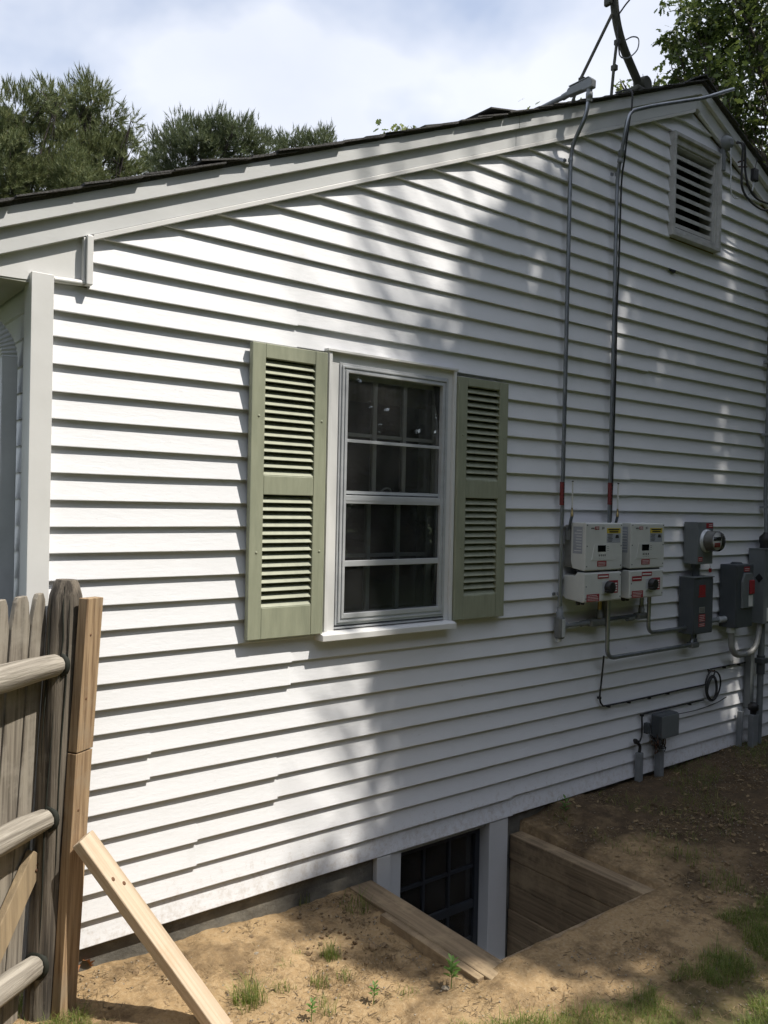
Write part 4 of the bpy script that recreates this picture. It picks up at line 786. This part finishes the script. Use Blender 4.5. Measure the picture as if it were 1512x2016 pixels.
MB().box((5.64, -.15, 4.10), (5.70, -.115, 4.19)).build('splice', 'black', sd, .008); MB().tube(smooth_path([(5.665, -.13, 4.10), (5.65, -.13, 4.04), (5.60, -.13, 3.99)], 5), .005, 6).build('cable', 'alu', sd); MB().tube([(5.68, -.13, 4.19), (5.72, -.12, 4.28)], .003, 6).build('cable', 'rubber', sd)
for a, c in (((5.52, -.09, 4.21), (5.60, -.10, 4.245)), ((5.53, -.09, 4.18), (5.62, -.10, 4.20))): MB().tube([a, c], .006, 6).build('twig_hook', 'rust', sd)

# ------------------------------------------------------------------ satellite mast on the roof
ms = tag(empty('roof_mast', (4.49, .03, 4.40)), 'bent dark metal dish mast braced on the roof near the ridge', 'mast')
zr = lambda x: rk(x)+.195
MB().box((4.43, -.02, zr(4.46)-.005), (4.56, .09, zr(4.46)+.03)).build('foot', 'mast', ms, .01)
MB().lathe((4.535, -.02, 4.47), (0, 1, 0), [(0, .045), (.02, .05), (.06, .05), (.08, .045)], 18).build('pivot', 'mast', ms)
MB().tube(fillet([(4.53, .02, 4.43), (4.255, .02, 4.705), (4.195, .02, 5.05), (4.19, .02, 5.5)], .16, 10), .0255, 16).build('pole', 'mast', ms)
MB().tube([(4.205, .02, 4.80), (4.02, .10, zr(4.02)+.16), (3.96, .125, zr(3.96))], .0095, 10).build('strut', 'mast', ms)
MB().tube([(4.26, .02, 4.66), (4.225, .01, 4.5), (4.19, .0, zr(4.19))], .0095, 10).build('strut', 'mast', ms)
for c in ((4.025, .10, zr(4.02)+.15), (4.222, .01, 4.47), (4.26, .02, 4.645)): MB().box((c[0]-.014, c[1]-.02, c[2]-.016), (c[0]+.016, c[1]+.014, c[2]+.016)).build('clamp', 'mast', ms, .003)
MB().tube(smooth_path([(4.235, .0, 4.73), (4.235, -.005, 4.66), (4.245, -.005, 4.60), (4.262, 0, 4.56)], 6), .0045, 6).build('cable_loop', 'rubber', ms)
MB().tube(smooth_path([(4.30, .0, 4.66), (4.36, -.02, 4.70), (4.41, -.03, 4.70), (4.40, -.03, 4.63), (4.33, -.02, 4.56), (4.28, -.01, 4.545), (4.262, 0, 4.56)], 8), .0042, 6).build('cable_loop', 'pipe_grey', ms)
MB().tube(smooth_path([(4.235, -.01, 4.80), (4.27, -.03, 4.86), (4.30, -.04, 4.90)], 5), .005, 6).build('cable_loop', 'rubber', ms); MB().box((4.155, .0, 4.84), (4.185, .05, 4.92)).build('clamp', 'mast', ms, .01)

# ================================================================== TREES
def rand_rot(n, flat=1.0):
    return rotz(rs.uniform(0, 2*np.pi, n)) @ rotx(rs.normal(0, .75*flat, n)) @ roty(rs.normal(0, .75*flat, n))
OAK = np.array([(0, 0, 0), (.012, .10, .01), (.16, .20, .03), (.10, .33, .02), (.26, .52, .05), (.13, .60, .02), (.20, .82, .04), (.06, .84, .01), (0, 1.0, -.03), (-.06, .84, .01), (-.20, .80, .04), (-.13, .60, .02), (-.26, .50, .05), (-.10, .33, .02), (-.16, .19, .03), (-.012, .10, .01)])
OAKF = [(0, 1, 15), (1, 2, 3), (1, 3, 13), (1, 13, 15), (13, 14, 15), (3, 4, 5), (3, 5, 13), (5, 11, 13), (11, 12, 13), (5, 6, 7), (5, 7, 9), (5, 9, 11), (9, 10, 11), (7, 8, 9)]
PINE = []
PINF = []
_r = np.random.RandomState(3)
for i in range(24):
    a = _r.uniform(0, 2*np.pi); el = _r.uniform(.1, 1.25); z0 = _r.uniform(0, .6); ln = _r.uniform(.34, .5); d = np.array([math.cos(a)*math.cos(el), math.sin(a)*math.cos(el), math.sin(el)]); s = np.array([-math.sin(a), math.cos(a), 0])*.022
    k = len(PINE); b0 = np.array([0, 0, z0]); PINE += [b0-s, b0+s, b0+d*ln]; PINF.append((k, k+1, k+2))
for i in range(3):   # upright candle
    a = i*2.1; s = np.array([math.cos(a), math.sin(a), 0])*.045; k = len(PINE); PINE += [-s+(0, 0, .4), s+(0, 0, .4), np.array([0, 0, 1.12])]; PINF.append((k, k+1, k+2))
PINE = np.array(PINE)
def limb(mb, a, b, r0, r1, bend=.15, n=5, seg=6):
    a = Vector(a); b = Vector(b); L_ = (b-a).length; off = Vector((rnd.uniform(-1, 1), rnd.uniform(-1, 1), rnd.uniform(-.3, 1)))*bend*L_
    pts = [a.lerp(b, t)+off*math.sin(math.pi*t) for t in [i/n for i in range(n+1)]]
    mb.tube(pts, [r0+(r1-r0)*i/n for i in range(n+1)], seg, jit=.2)
def tree(name, label, cat, base, trunk_top, r0, blobs, kind, leafm, bark, density, size, group=None, flat=1.0):
    """blobs: (centre, radii). trunk + limbs to every blob, crown of leaf faces"""
    base = Vector(base); t = tag(empty(name, base), label, cat, group); tt = Vector(trunk_top)
    mb = MB(); limb(mb, base-Vector((0, 0, .3)), tt, r0, r0*.45, .03, 8, 10)
    for c, rad, *df in blobs:
        c = Vector(c); f = rnd.uniform(.45, .95); s_ = base.lerp(tt, f); limb(mb, s_, c, r0*(.28 if kind == 'oak' else .16), r0*.05, .1)
        for _ in range(5): limb(mb, s_.lerp(c, rnd.uniform(.55, 1)), c+Vector([rnd.uniform(-.85, .85)*q for q in rad]), r0*.07, r0*.02, .12, 3, 5)
    mb.build('trunk', bark, t, origin=base)
    T = []; D = []
    for c, rad, *df in blobs:
        rad = np.array(rad); n = int((df[0] if df else 1)*density*(rad[0]*rad[1]+rad[0]*rad[2]+rad[1]*rad[2])/3*12.5); nc = max(6, n//(22 if kind == 'oak' else 13))
        u = rs.normal(size=(nc, 3)); u /= np.linalg.norm(u, axis=1)[:, None]; cc = u*(rs.uniform(.15, 1.05, nc)**.6)[:, None]*rad+np.array(c)   # twig clusters
        q = cc[rs.randint(0, nc, n)]+rs.normal(0, .16 if kind == 'oak' else .075, (n, 3))*(min(1.0, rad.mean()*1.2) if kind == 'oak' else 1)
        T.append(q); D.append((q-np.array(c))/rad)
    T = np.concatenate(T); n = len(T)
    if kind == 'oak': R = rotz(rs.uniform(0, 6.283, n)) @ rotx(rs.normal(-.45, .55, n)) @ roty(rs.normal(0, .6, n)); tv, tf = OAK, OAKF
    else:
        D = np.concatenate(D); D /= np.linalg.norm(D, axis=1)[:, None]+1e-6; D = D*.75+np.array([0, 0, .75])+rs.normal(0, .28, D.shape); D /= np.linalg.norm(D, axis=1)[:, None]
        a_ = rs.normal(size=D.shape); a_ -= D*(a_*D).sum(1)[:, None]; a_ /= np.linalg.norm(a_, axis=1)[:, None]; R = np.stack([a_, np.cross(D, a_), D], -1); tv, tf = PINE, PINF
    bulk('crown', tv, tf, R, T, leafm, t, S=size*rs.uniform(.7, 1.25, n), origin=base); return t
# --- pines behind the house: clumps read off the photograph's outline, each at its own distance
def blobs_px(lst, dep, dj, squash=1.0):
    out = []
    for px, py, r in lst:
        R = r/FPX*dep; out.append((at(px, py, dep+rnd.uniform(-dj, dj)), (R, R*1.1, R*squash)))
    return out
GZ = -.14
def skirt(base, lst, dep, r, df, k=7):
    '''the lower crown, hidden behind the roof from the camera's place'''
    zt = min(at(q[0], q[1], dep).z for q in lst); out = []
    for i in range(k): a = i*2.4; f = (i+.6)/k; out.append((Vector((base.x+math.cos(a)*r*.8, base.y+math.sin(a)*r*.8, 1.2+(zt-1.2)*f)), (r, r, .75), df))
    return out
def pine(label, dep, tx, lst, dj, leafm='pine_needle', dens=95, size=.21):
    b = at(tx, 900, dep); base = Vector((b.x, b.y, GZ)); top = at(tx, min(q[1] for q in lst)+40, dep)
    return tree('pine_tree', label, 'tree', base, top, .19, blobs_px(lst, dep, dj)+skirt(base, lst, dep, 1.15, .28), 'pine', leafm, 'bark_pine', dens, size, 'pines behind the roof')
pine('broad olive green pine at the far left above the eave', 15.5, 40, [(-60, 260, 75), (-10, 235, 62), (35, 225, 52), (85, 235, 55), (70, 300, 75), (5, 320, 80), (120, 300, 60), (90, 360, 70), (-40, 380, 80), (20, 390, 75), (140, 365, 60), (95, 190, 20), (112, 200, 22)], .8)
pine('taller pine with spiky candles second from the left', 16.5, 165, [(180, 195, 36), (150, 210, 36), (205, 225, 34), (165, 255, 52), (215, 275, 46), (245, 290, 30), (262, 275, 20), (190, 320, 62), (245, 330, 34), (150, 350, 60), (140, 195, 16), (178, 172, 16), (258, 238, 12)], .7, 'pine_needle')
pine('dark rounded pine in the middle of the row above the roof', 19, 400, [(330, 285, 30), (355, 258, 22), (385, 282, 42), (430, 262, 34), (465, 262, 32), (440, 285, 50), (350, 310, 48), (400, 315, 55), (480, 290, 42), (505, 270, 22), (520, 295, 26), (310, 335, 26), (300, 270, 9), (305, 300, 10)], .8, 'pine_needle_dark', 105)
pine('lower pine at the right end of the row above the roof', 20, 610, [(565, 280, 18), (545, 288, 16), (600, 282, 22), (625, 274, 19), (645, 284, 18), (585, 290, 26), (635, 290, 26), (560, 300, 24)], .6, 'pine_needle_dark', 105)
pine('small feathery pine showing between the two pine masses', 22, 265, [(270, 320, 22), (250, 345, 26), (290, 340, 20), (240, 330, 18)], .5, 'pine_needle', 100)
def oak(label, dep, tx, lst, dj, leafm, dens, size, name='oak_tree', group=None):
    b = at(tx, 900, dep); base = Vector((b.x, b.y, GZ)); top = at(tx, min(q[1] for q in lst)+60, dep)
    return tree(name, label, 'tree', base, top, .2, blobs_px(lst, dep, dj)+skirt(base, lst, dep, 1.3 if len(lst) > 5 else .8, .3), 'oak', leafm, 'bark_oak', dens, size, group)
oak('light green leafy treetop just showing over the roof edge', 17, 800, [(790, 258, 16), (812, 262, 14), (775, 268, 12), (830, 262, 9)], .3, 'oak_leaf_light', 45, .16, 'young_tree')
oak('bright leafy tree behind the mast at the ridge', 13, 1270, [(1232, 168, 20), (1262, 165, 22), (1290, 155, 24), (1255, 190, 30), (1300, 180, 30), (1330, 170, 30)], .5, 'oak_leaf_light', 60, .13, 'leafy_tree')
oak('big dark oak towering behind the gable peak at the upper right', 12.5, 1560, [(1390, 30, 60), (1440, -10, 80), (1350, 90, 45), (1400, 110, 60), (1325, 80, 24), (1470, 70, 90), (1500, 170, 80), (1430, 180, 60), (1380, 170, 50), (1540, 40, 100), (1540, 220, 80), (1480, 250, 40), (1560, -80, 120), (1340, 20, 30), (1335, 120, 26), (1370, 60, 30)], 1.0, 'oak_leaf', 130, .13)
oak('yellow green tree glimpsed below the oak past the right rake', 16, 1520, [(1500, 290, 30), (1520, 310, 40), (1495, 330, 26)], .4, 'oak_leaf_light', 60, .15, 'leafy_tree')
# --- the oak in the yard (out of the picture to the right, behind the camera's shoulder) whose crown shades the wall
EDGE = [(-3, 2.6), (-.1, 2.60), (.6, 2.54), (1.05, 2.42), (1.8, 2.50), (2.65, 2.80), (3.3, 3.20), (3.95, 3.72), (4.6, 3.95), (6, 4.6)]
def edge_x(z): return float(np.interp(z, [e[0] for e in EDGE], [e[1] for e in EDGE]))
yb = Vector((9.6, -6.4, GZ)); yt = Vector((9.0, -6.0, 9.5)); yo = tag(empty('oak_tree', yb), 'large yard oak whose crown shades the right half of the wall', 'tree')
mb = MB(); limb(mb, yb-Vector((0, 0, .3)), yt, .32, .14, .02, 8, 12); T = []
tries = 0; cl_ = []
while len(cl_) < 2600 and tries < 60000:
    tries += 1
    wx = rs.uniform(1.9, 9.5); wz = rs.uniform(-4.2, 6.0); t = rs.uniform(7.5, 13.5)
    q = Vector((wx, 0, wz))+SUN*t
    if q.z < 5.2 or q.z > 13.5: continue
    # crown envelope round the trunk top
    e = ((q.x-8.0)/5.2)**2+((q.y+5.6)/4.4)**2+((q.z-9)/4.6)**2
    if e > 1: continue
    cl_.append(q)
for q in cl_: T.append(np.array(q)+rs.normal(0, .17, (30, 3)))
for i in range(0, len(cl_), 5):
    q = cl_[i]; limb(mb, yb.lerp(yt, rs.uniform(.55, 1)), q, .035, .006, .06, 4, 5)
mb.build('trunk', 'bark_oak', yo, origin=yb); T = np.concatenate(T)
GAPS = [(4.99, 1.81, .09), (4.97, 1.68, .07), (4.36, 2.88, .07), (4.40, 3.02, .06), (5.19, 2.85, .06), (5.10, 2.68, .05), (5.62, 3.53, .08), (5.55, 3.38, .06), (4.04, 0.0, .06), (4.07, .14, .05), (5.94, .60, .12), (5.80, .40, .09), (5.76, .20, .07), (4.86, .56, .05), (5.42, 1.36, .07), (3.92, .52, .06), (5.58, 2.60, .05), (5.54, 2.36, .06), (5.3, 3.2, .05), (5.0, 1.45, .05), (5.45, 3.9, .05), (3.55, 3.3, .06), (4.7, 2.2, .04), (3.55, 2.95, .05)]
BIG = {q[2] for q in GAPS}
GAPS += [(rs.uniform(3.7, 6.1), rs.uniform(-.05, 4.1), rs.uniform(.035, .07)) for _ in range(48)]
GAPS += [(rs.uniform(4.7, 6.1), rs.uniform(-.05, 4.0), rs.uniform(.03, .075)) for _ in range(36)]
# openings in the crown, seen from the sun: where it strikes the wall and the ground
tw = T[:, 1]/SUN.y; hx = T[:, 0]-SUN.x*tw; hz = T[:, 2]-SUN.z*tw; tg = (T[:, 2]+.12)/SUN.z; gx = T[:, 0]-SUN.x*tg; gy = T[:, 1]-SUN.y*tg
jit = rs.normal(0, .05, len(T)); keep = np.ones(len(T), bool); onw = hz > -.1
ex = np.interp(hz, [e[0] for e in EDGE], [e[1] for e in EDGE]); keep &= ~(onw & (hx < ex+jit+.05*np.sin(hz*9)))
thin = onw & (hx < ex+.22+.1*np.sin(hz*5+1)); keep &= ~(thin & (rs.rand(len(T)) < .72))
for a_, b_, r_ in GAPS:
    r_ *= 1.22 if r_ in BIG else .9; keep &= ~(onw & ((hx-a_)**2/(r_*1.55)**2+(hz-b_)**2/(r_*2.3)**2 < 1+jit*4))
gl = ~onw
sunny = (gx < 2.02+.12*np.sin(gy*7)-.5*np.clip(gy+.25, -.2, .25)) | ((gy < -.70) & (gx < 2.25+.1*np.sin(gy*9)))
for a_, b_, rx_, ry_ in ((2.44, -1.12, .30, .14), (2.92, -1.20, .13, .08), (2.40, -.86, .10, .10), (2.15, -.95, .25, .18), (3.05, -1.66, .45, .16), (3.0, -.98, .06, .04), (1.95, -.4, .1, .1), (4.6, -1.2, .12, .06), (3.9, -.9, .07, .05), (5.5, -.7, .1, .06), (5.85, -.12, .12, .05), (4.75, -.3, .08, .05)): sunny |= (gx-a_)**2/rx_**2+(gy-b_)**2/ry_**2 < 1+jit*5
sunny &= ~(((gx-2.1)/.16)**2+((gy+.40)/.22)**2 < 1)
keep &= ~(gl & sunny & (gy > -2.2)); T = T[keep]; n = len(T)
bulk('crown', OAK, OAKF, rotz(rs.uniform(0, 6.283, n)) @ rotx(rs.normal(-.45, .55, n)) @ roty(rs.normal(0, .6, n)), T, 'yard_leaf', yo, S=.16*rs.uniform(.7, 1.25, n), origin=yb)

# --- unseen trees added on the camera's side to block sky light and pane reflections
WD = []
def screen_tree(x, y, h, r):
    base = Vector((x, y, GZ)); bl = []
    for i in range(16):
        a = i*2.4; f = .05+.92*i/16; q = r*(1.0-.6*max(0, f-.6)/.4)*(.55 if i else 0); bl.append((base+Vector((math.cos(a)*q, math.sin(a)*q, h*f)), (r*.62, r*.62, h*.17)))
    return base, bl
b0, bl0 = screen_tree(0, 0, 9.9, 3.1)
proto = tree('screen_tree', 'unseen leafy tree added behind the viewer to block sky light', 'tree', b0, b0+Vector((0, 0, 7)), .2, bl0, 'oak', 'screen_leaf', 'bark_oak', 9, .6, 'trees added behind the viewer to block sky light')
spots = [(-13, -3, 1), (-12, -8, 1.05), (-8.5, -12, 1.1), (-4, -14.5, 1.1), (.5, -16, 1.15), (5, -17, 1.1), (9.5, -16.5, 1.1), (14, -14, 1.1), (17, -9.5, 1.05), (18, -5, 1), (-9, -17, 1.3), (3, -21, 1.4), (12, -20, 1.35), (19, -13, 1.3), (18.5, -1, 1)]
for i, (x, y, sc) in enumerate(spots):
    if i == 0: r_ = proto
    else:
        r_ = proto.copy(); COL.objects.link(r_)
        for ch in proto.children: c_ = ch.copy(); COL.objects.link(c_); c_.parent = r_
    r_.location = (x, y, GZ); r_.rotation_euler = (0, 0, i*1.9); r_.scale = (sc, sc, sc)


# ================================================================== GROUND COVER
def blade_mesh(name, P, H, Wd, bend, material, label=None, cat=None):
    """curved grass blades: P n*3 roots"""
    n = len(P); a = rs.uniform(0, 6.283, n); d = np.stack([np.cos(a), np.sin(a), 0*a], -1); s = np.stack([-np.sin(a), np.cos(a), 0*a], -1)
    V = np.zeros((n, 7, 3))
    for k, t in enumerate((0, .4, .75)):
        c = P+d*(bend*H*t**2)[:, None]+np.array([0, 0, 1])*(H*(t-.25*bend*t*t))[:, None]; w = (Wd*(1-t*.7))[:, None]
        V[:, 2*k] = c-s*w; V[:, 2*k+1] = c+s*w
    V[:, 6] = P+d*(bend*H)[:, None]+np.array([0, 0, 1])*(H*(1-.3*bend))[:, None]
    tf = np.array([(0, 1, 3), (0, 3, 2), (2, 3, 5), (2, 5, 4), (4, 5, 6)]); F = (tf[None]+(np.arange(n)*7)[:, None, None]).reshape(-1, 3)
    o = rawmesh(name, V.reshape(-1, 3), F, material, kind='stuff'); return tag(o, label, cat)
def ok_ground(x, y): return ~((x > 2.31) & (x < 3.6) & (y > -1.0)) & (y < .02)
def dens(x, y, sc, off): return np.array([noise.fractal(Vector((a*sc+off, b*sc, off)), .9, 2, 3) for a, b in zip(x, y)])
# lawn at the bottom of the picture and the shaded grass at the right
x = rs.uniform(.6, 7, 330000); y = rs.uniform(-2.4, .0, 330000); front = -1.02+.04*np.sin(x*5)
d = dens(x, y, 2.6, 3.1)
front = np.where(x > 1.9, -.945-.55*(x-1.9), front); lawn = (y < front) & (x > 1.45) & (d+(front-y)*2.2 > -.12) & (x < 2.72)
right = (x > 2.68) & (y < -1.30-.05*np.sin(x*7)+.12*(x-3)) & (d+(-1.3-y)*.55 > .06) & (y < -1.25+.35*np.clip(x-3.2, 0, 2))
shade = (x > 3.7) & (d > .05) & (rs.rand(len(x)) < .14)
corner = (x > .75) & (x < 1.0) & (y < -.20) & (y > -.42)
sel = (lawn | right | shade | corner) & ok_ground(x, y); x, y = x[sel], y[sel]; n = len(x)
P = np.stack([x, y, ground_z(x, y)-.004], -1); blade_mesh('grass', P, rs.uniform(.02, .07, n), rs.uniform(.0007, .0015, n), rs.uniform(.3, 1.3, n), 'grass', 'short patchy grass in front of the window well', 'grass')
x = rs.uniform(.9, 3.4, 26000); y = rs.uniform(-1.3, -.02, 26000); d = dens(x, y, 3.4, 5.5); sel = ok_ground(x, y) & (d > .16); x, y = x[sel], y[sel]; n = len(x)
blade_mesh('dry_grass', np.stack([x, y, ground_z(x, y)-.002], -1), rs.uniform(.008, .038, n), rs.uniform(.0006, .0013, n), rs.uniform(.5, 1.8, n), 'straw', 'thin dead grass matted over the sunny sand', 'grass')
# separate tufts standing in the bare sand
def tuft(px, py, h, n, sp, label, i):
    n = int(n*1.8)
    o = CF+CR*((px-756)/FPX)+CU*((1008-py)/FPX); t = (-.16-CAM.z)/o.z; q = CAM+o*t
    for _ in range(4): t = (gz(q.x, q.y)-CAM.z)/o.z; q = CAM+o*t
    P = np.array([[q.x, q.y, 0]])+np.concatenate([np.clip(rs.normal(0, sp, (n, 2)), -1.5*sp, 1.5*sp), np.zeros((n, 1))], 1); P[:, 2] = ground_z(P[:, 0], P[:, 1])-.004
    a = blade_mesh('grass_tuft', P, rs.uniform(.35, 1, n)*h, rs.uniform(.0008, .0016, n), rs.uniform(.15, .95, n), 'grass'); del a['kind']
    return tag(a, label, 'grass tuft', 'grass tufts in the sand')
TU = [(650, 1885, .09, 60, .022, 'bright grass tuft in the middle of the sunny sand'), (560, 1905, .05, 18, .015, 'tiny grass sprig left of the bright middle tuft'), (630, 1940, .06, 40, .02, 'low dense tuft just below the bright middle tuft'), (560, 1950, .06, 30, .025, 'thin tuft in the sand left of the low dense tuft'), (490, 1975, .13, 120, .035, 'tall spreading tuft beside the pale lumber prop'), (680, 1925, .05, 25, .02, 'small tuft right of the low dense tuft'), (595, 1775, .11, 22, .02, 'wispy tuft against the foundation left of the well'), (640, 1990, .07, 35, .025, 'ragged tuft near the bottom edge under the middle tuft'), (800, 1960, .05, 25, .03, 'dim tuft in the leaf shadow below the well timber'), (60, 1985, .12, 140, .03, 'lush green tuft at the foot of the fence post'), (700, 1790, .10, 40, .04, 'dry shaded tuft at the top of the well timber'), (585, 1880, .035, 20, .012, 'dried stub of grass beside a dark soil clump'), (1330, 1520, .08, 18, .03, 'shaded tuft near the utility box stub'), (1420, 1890, .10, 16, .03, 'dark wiry tuft in the shaded dirt at the right'), (1490, 1850, .14, 14, .03, 'pale dry stalks at the right edge of the dirt'), (1350, 1690, .10, 50, .05, 'weedy shaded clump in the middle of the dark dirt'), (1420, 1740, .09, 60, .06, 'weedy shaded clump nearest the right edge')]
for i, q in enumerate(TU): tuft(*q, i)
# broad-leaved weeds
def weed(px, py, h, n, label):
    o = CF+CR*((px-756)/FPX)+CU*((1008-py)/FPX); t = (-.16-CAM.z)/o.z; q = CAM+o*t
    for _ in range(4): t = (gz(q.x, q.y)-CAM.z)/o.z; q = CAM+o*t
    t_ = tag(empty('weed', q), label, 'weed', 'weeds in the sand'); top = q+Vector((.004, 0, h))
    MB().tube([q-Vector((0, 0, .02)), q.lerp(top, .5)+Vector((.003, .002, 0)), top], [.0022, .0018, .001], 6).build('stem', 'weed', t_)
    for i in range(n):
        f = .35+.65*i/n; a = i*2.4; b = q.lerp(top, f); ln = h*(.42-.16*abs(f-.6)); d = Vector((math.cos(a), math.sin(a), .55+.6*(f > .8))).normalized(); s = Vector((-math.sin(a), math.cos(a), 0))*ln*.19
        MB().add([b, b+d*ln*.45-s+Vector((0, 0, .002)), b+d*ln*.45+s+Vector((0, 0, .002)), b+d*ln*.8-s*.6-Vector((0, 0, ln*.03)), b+d*ln*.8+s*.6-Vector((0, 0, ln*.03)), b+d*ln-Vector((0, 0, ln*.12)), b+d*ln*.5-Vector((0, 0, ln*.05))], [(0, 6, 1), (0, 2, 6), (1, 6, 3), (6, 2, 4), (3, 6, 5), (6, 4, 5)], True).build('leaf', 'weed', t_)
weed(888, 1945, .105, 20, 'leafy green weed beside the lower end of the well timber')
weed(735, 1975, .07, 14, 'small rosette weed left of the weed by the well timber')
weed(612, 2010, .07, 14, 'pale weed at the bottom edge of the sunny sand')
weed(1112, 1610, .11, 12, 'slender shaded weed at the foundation right of the well')
# fallen leaves, stones, litter
def on_ground(px, py):
    o = CF+CR*((px-756)/FPX)+CU*((1008-py)/FPX); t = (-.14-CAM.z)/o.z; q = CAM+o*t
    for _ in range(4): t = (gz(q.x, q.y)-CAM.z)/o.z; q = CAM+o*t
    return q
def curled_leaf(px, py, size, a, lift, label):
    q = on_ground(px, py); R = Matrix.Rotation(a, 3, 'Z') @ Matrix.Rotation(lift, 3, 'X'); vs = [R @ Vector((v[0]*size*1.5, (v[1]-.4)*size, (v[2]+1.6*abs(v[0])**1.3)*size))+q+Vector((0, 0, size*.3)) for v in OAK]
    tag(MB().add(vs, OAKF, True).build('dead_leaf', 'dead_leaf'), label, 'leaf', 'fallen oak leaves')
curled_leaf(145, 1918, .075, .5, .2, 'curled orange brown leaf lying against the upright board'); curled_leaf(172, 1910, .07, 2.0, .9, 'orange brown leaf standing on edge near the foundation')
def stone(px, py, r, label):
    q = on_ground(px, py); mb = MB(); bm = bmesh.new(); bmesh.ops.create_icosphere(bm, subdivisions=2, radius=r)
    vs = [v.co*(1+.35*noise.noise(v.co*(1.3/r)+q*9)) for v in bm.verts]; fs = [[v.index for v in f.verts] for f in bm.faces]; bm.free()
    tag(mb.add([Vector((v.x, v.y, v.z*.55))+q+Vector((0, 0, r*.25)) for v in vs], fs, False).build('stone', 'stone'), label, 'stone', 'stones on the dirt')
stone(505, 1880, .014, 'flat pale stone in the sunny sand'); stone(1100, 1902, .008, 'small stone at the near corner of the well'); stone(1315, 1815, .010, 'pale pebble in the shaded dirt'); stone(877, 1948, .016, 'stone at the root of the leafy weed'); stone(1290, 1690, .012, 'pebble in the dark dirt right of the well')
cyl = [(math.cos(a)*.5, math.sin(a)*.5, z) for z in (-.5, .5) for a in (0, 2.09, 4.19)]; cf = [(0, 1, 4), (0, 4, 3), (1, 2, 5), (1, 5, 4), (2, 0, 3), (2, 3, 5)]
def litter(name, n, region, ln, wd, material, label, flat=.15):
    x = rs.uniform(region[0], region[1], n); y = rs.uniform(region[2], region[3], n); s = ok_ground(x, y) & (dens(x, y, 3.5, 8.8) > -.25); x, y = x[s], y[s]; n = len(x)
    P = np.stack([x, y, ground_z(x, y)+.004], -1); L_ = rs.uniform(.3, 1, n)*ln; Wd = rs.uniform(.5, 1, n)*wd
    Rm = rotz(rs.uniform(0, 6.283, n)) @ rotx(np.pi/2+rs.normal(0, flat, n)); Sc = np.stack([Wd, Wd*.7, L_], -1)
    V = np.einsum('nij,nkj->nki', Rm, np.array(cyl)[None]*Sc[:, None, :])+P[:, None]; F = (np.array(cf)[None]+(np.arange(n)*6)[:, None, None]).reshape(-1, 3)
    tag(rawmesh(name, V.reshape(-1, 3), F, material, kind='stuff'), label, 'litter')
litter('straw_litter', 15000, (.7, 6.5, -2.2, .0), .05, .0022, 'straw', 'dry straw and grass bits scattered on the dirt')
litter('twig_litter', 8000, (.7, 6.5, -2.2, .0), .034, .0042, 'twig', 'dark twigs and bark chips scattered on the dirt')
n = 6500; x = rs.uniform(.7, 6.5, n); y = rs.uniform(-2.2, 0, n); s = ok_ground(x, y); x, y = x[s], y[s]; n = len(x)
oc = np.array([(1, 0, 0), (0, 1, 0), (-1, 0, 0), (0, -1, 0), (0, 0, .7), (0, 0, -.7)])*1.0; of = [(0, 1, 4), (1, 2, 4), (2, 3, 4), (3, 0, 4), (1, 0, 5), (2, 1, 5), (3, 2, 5), (0, 3, 5)]
tag(bulk('pebbles', oc, of, rotz(rs.uniform(0, 6.28, n)) @ rotx(rs.normal(0, .5, n)), np.stack([x, y, ground_z(x, y)+.003], -1), 'stone', S=rs.uniform(.0015, .006, n)**1.0, kind='stuff'), 'fine pebbles strewn over the sandy dirt', 'pebbles')

n = 2600; x = rs.uniform(3.55, 6.6, n); y = rs.uniform(-2.2, .0, n); s = ok_ground(x, y) & (dens(x, y, 3, 1.7) > -.1); x, y = x[s], y[s]; n = len(x)
tag(bulk('leaf_litter', OAK, OAKF, rotz(rs.uniform(0, 6.283, n)) @ rotx(rs.normal(0, .3, n)) @ roty(rs.normal(0, .35, n)), np.stack([x, y, ground_z(x, y)+.008], -1), 'straw', S=rs.uniform(.015, .045, n), kind='stuff'), 'brown crumbled leaves over the shaded dirt', 'litter')

_ic = bmesh.new(); bmesh.ops.create_icosphere(_ic, subdivisions=1, radius=1); iv = np.array([list(v.co*(1+.4*noise.noise(v.co*1.9))) for v in _ic.verts]); iv[:, 2] *= .6; jf = [[v.index for v in f.verts] for f in _ic.faces]; _ic.free()
n = 900; cc = np.concatenate([rs.normal((1.75, -.2), (.35, .12), (230, 2)), rs.normal((2.15, -.35), (.12, .16), (90, 2)), np.stack([rs.uniform(.8, 6.3, 320), rs.uniform(-1.8, -.03, 320)], -1)]); s_ = ok_ground(cc[:, 0], cc[:, 1]) & (cc[:, 1] < -.02); cc = cc[s_]; n = len(cc)
tag(bulk('soil_clods', iv, jf, rotz(rs.uniform(0, 6.283, n)) @ rotx(rs.normal(0, .6, n)), np.concatenate([cc, (ground_z(cc[:, 0], cc[:, 1])+.002)[:, None]], 1), 'clod', S=rs.gamma(1.6, .0026, n)+.002, kind='stuff'), 'small clods of dry soil strewn on the sand', 'soil')
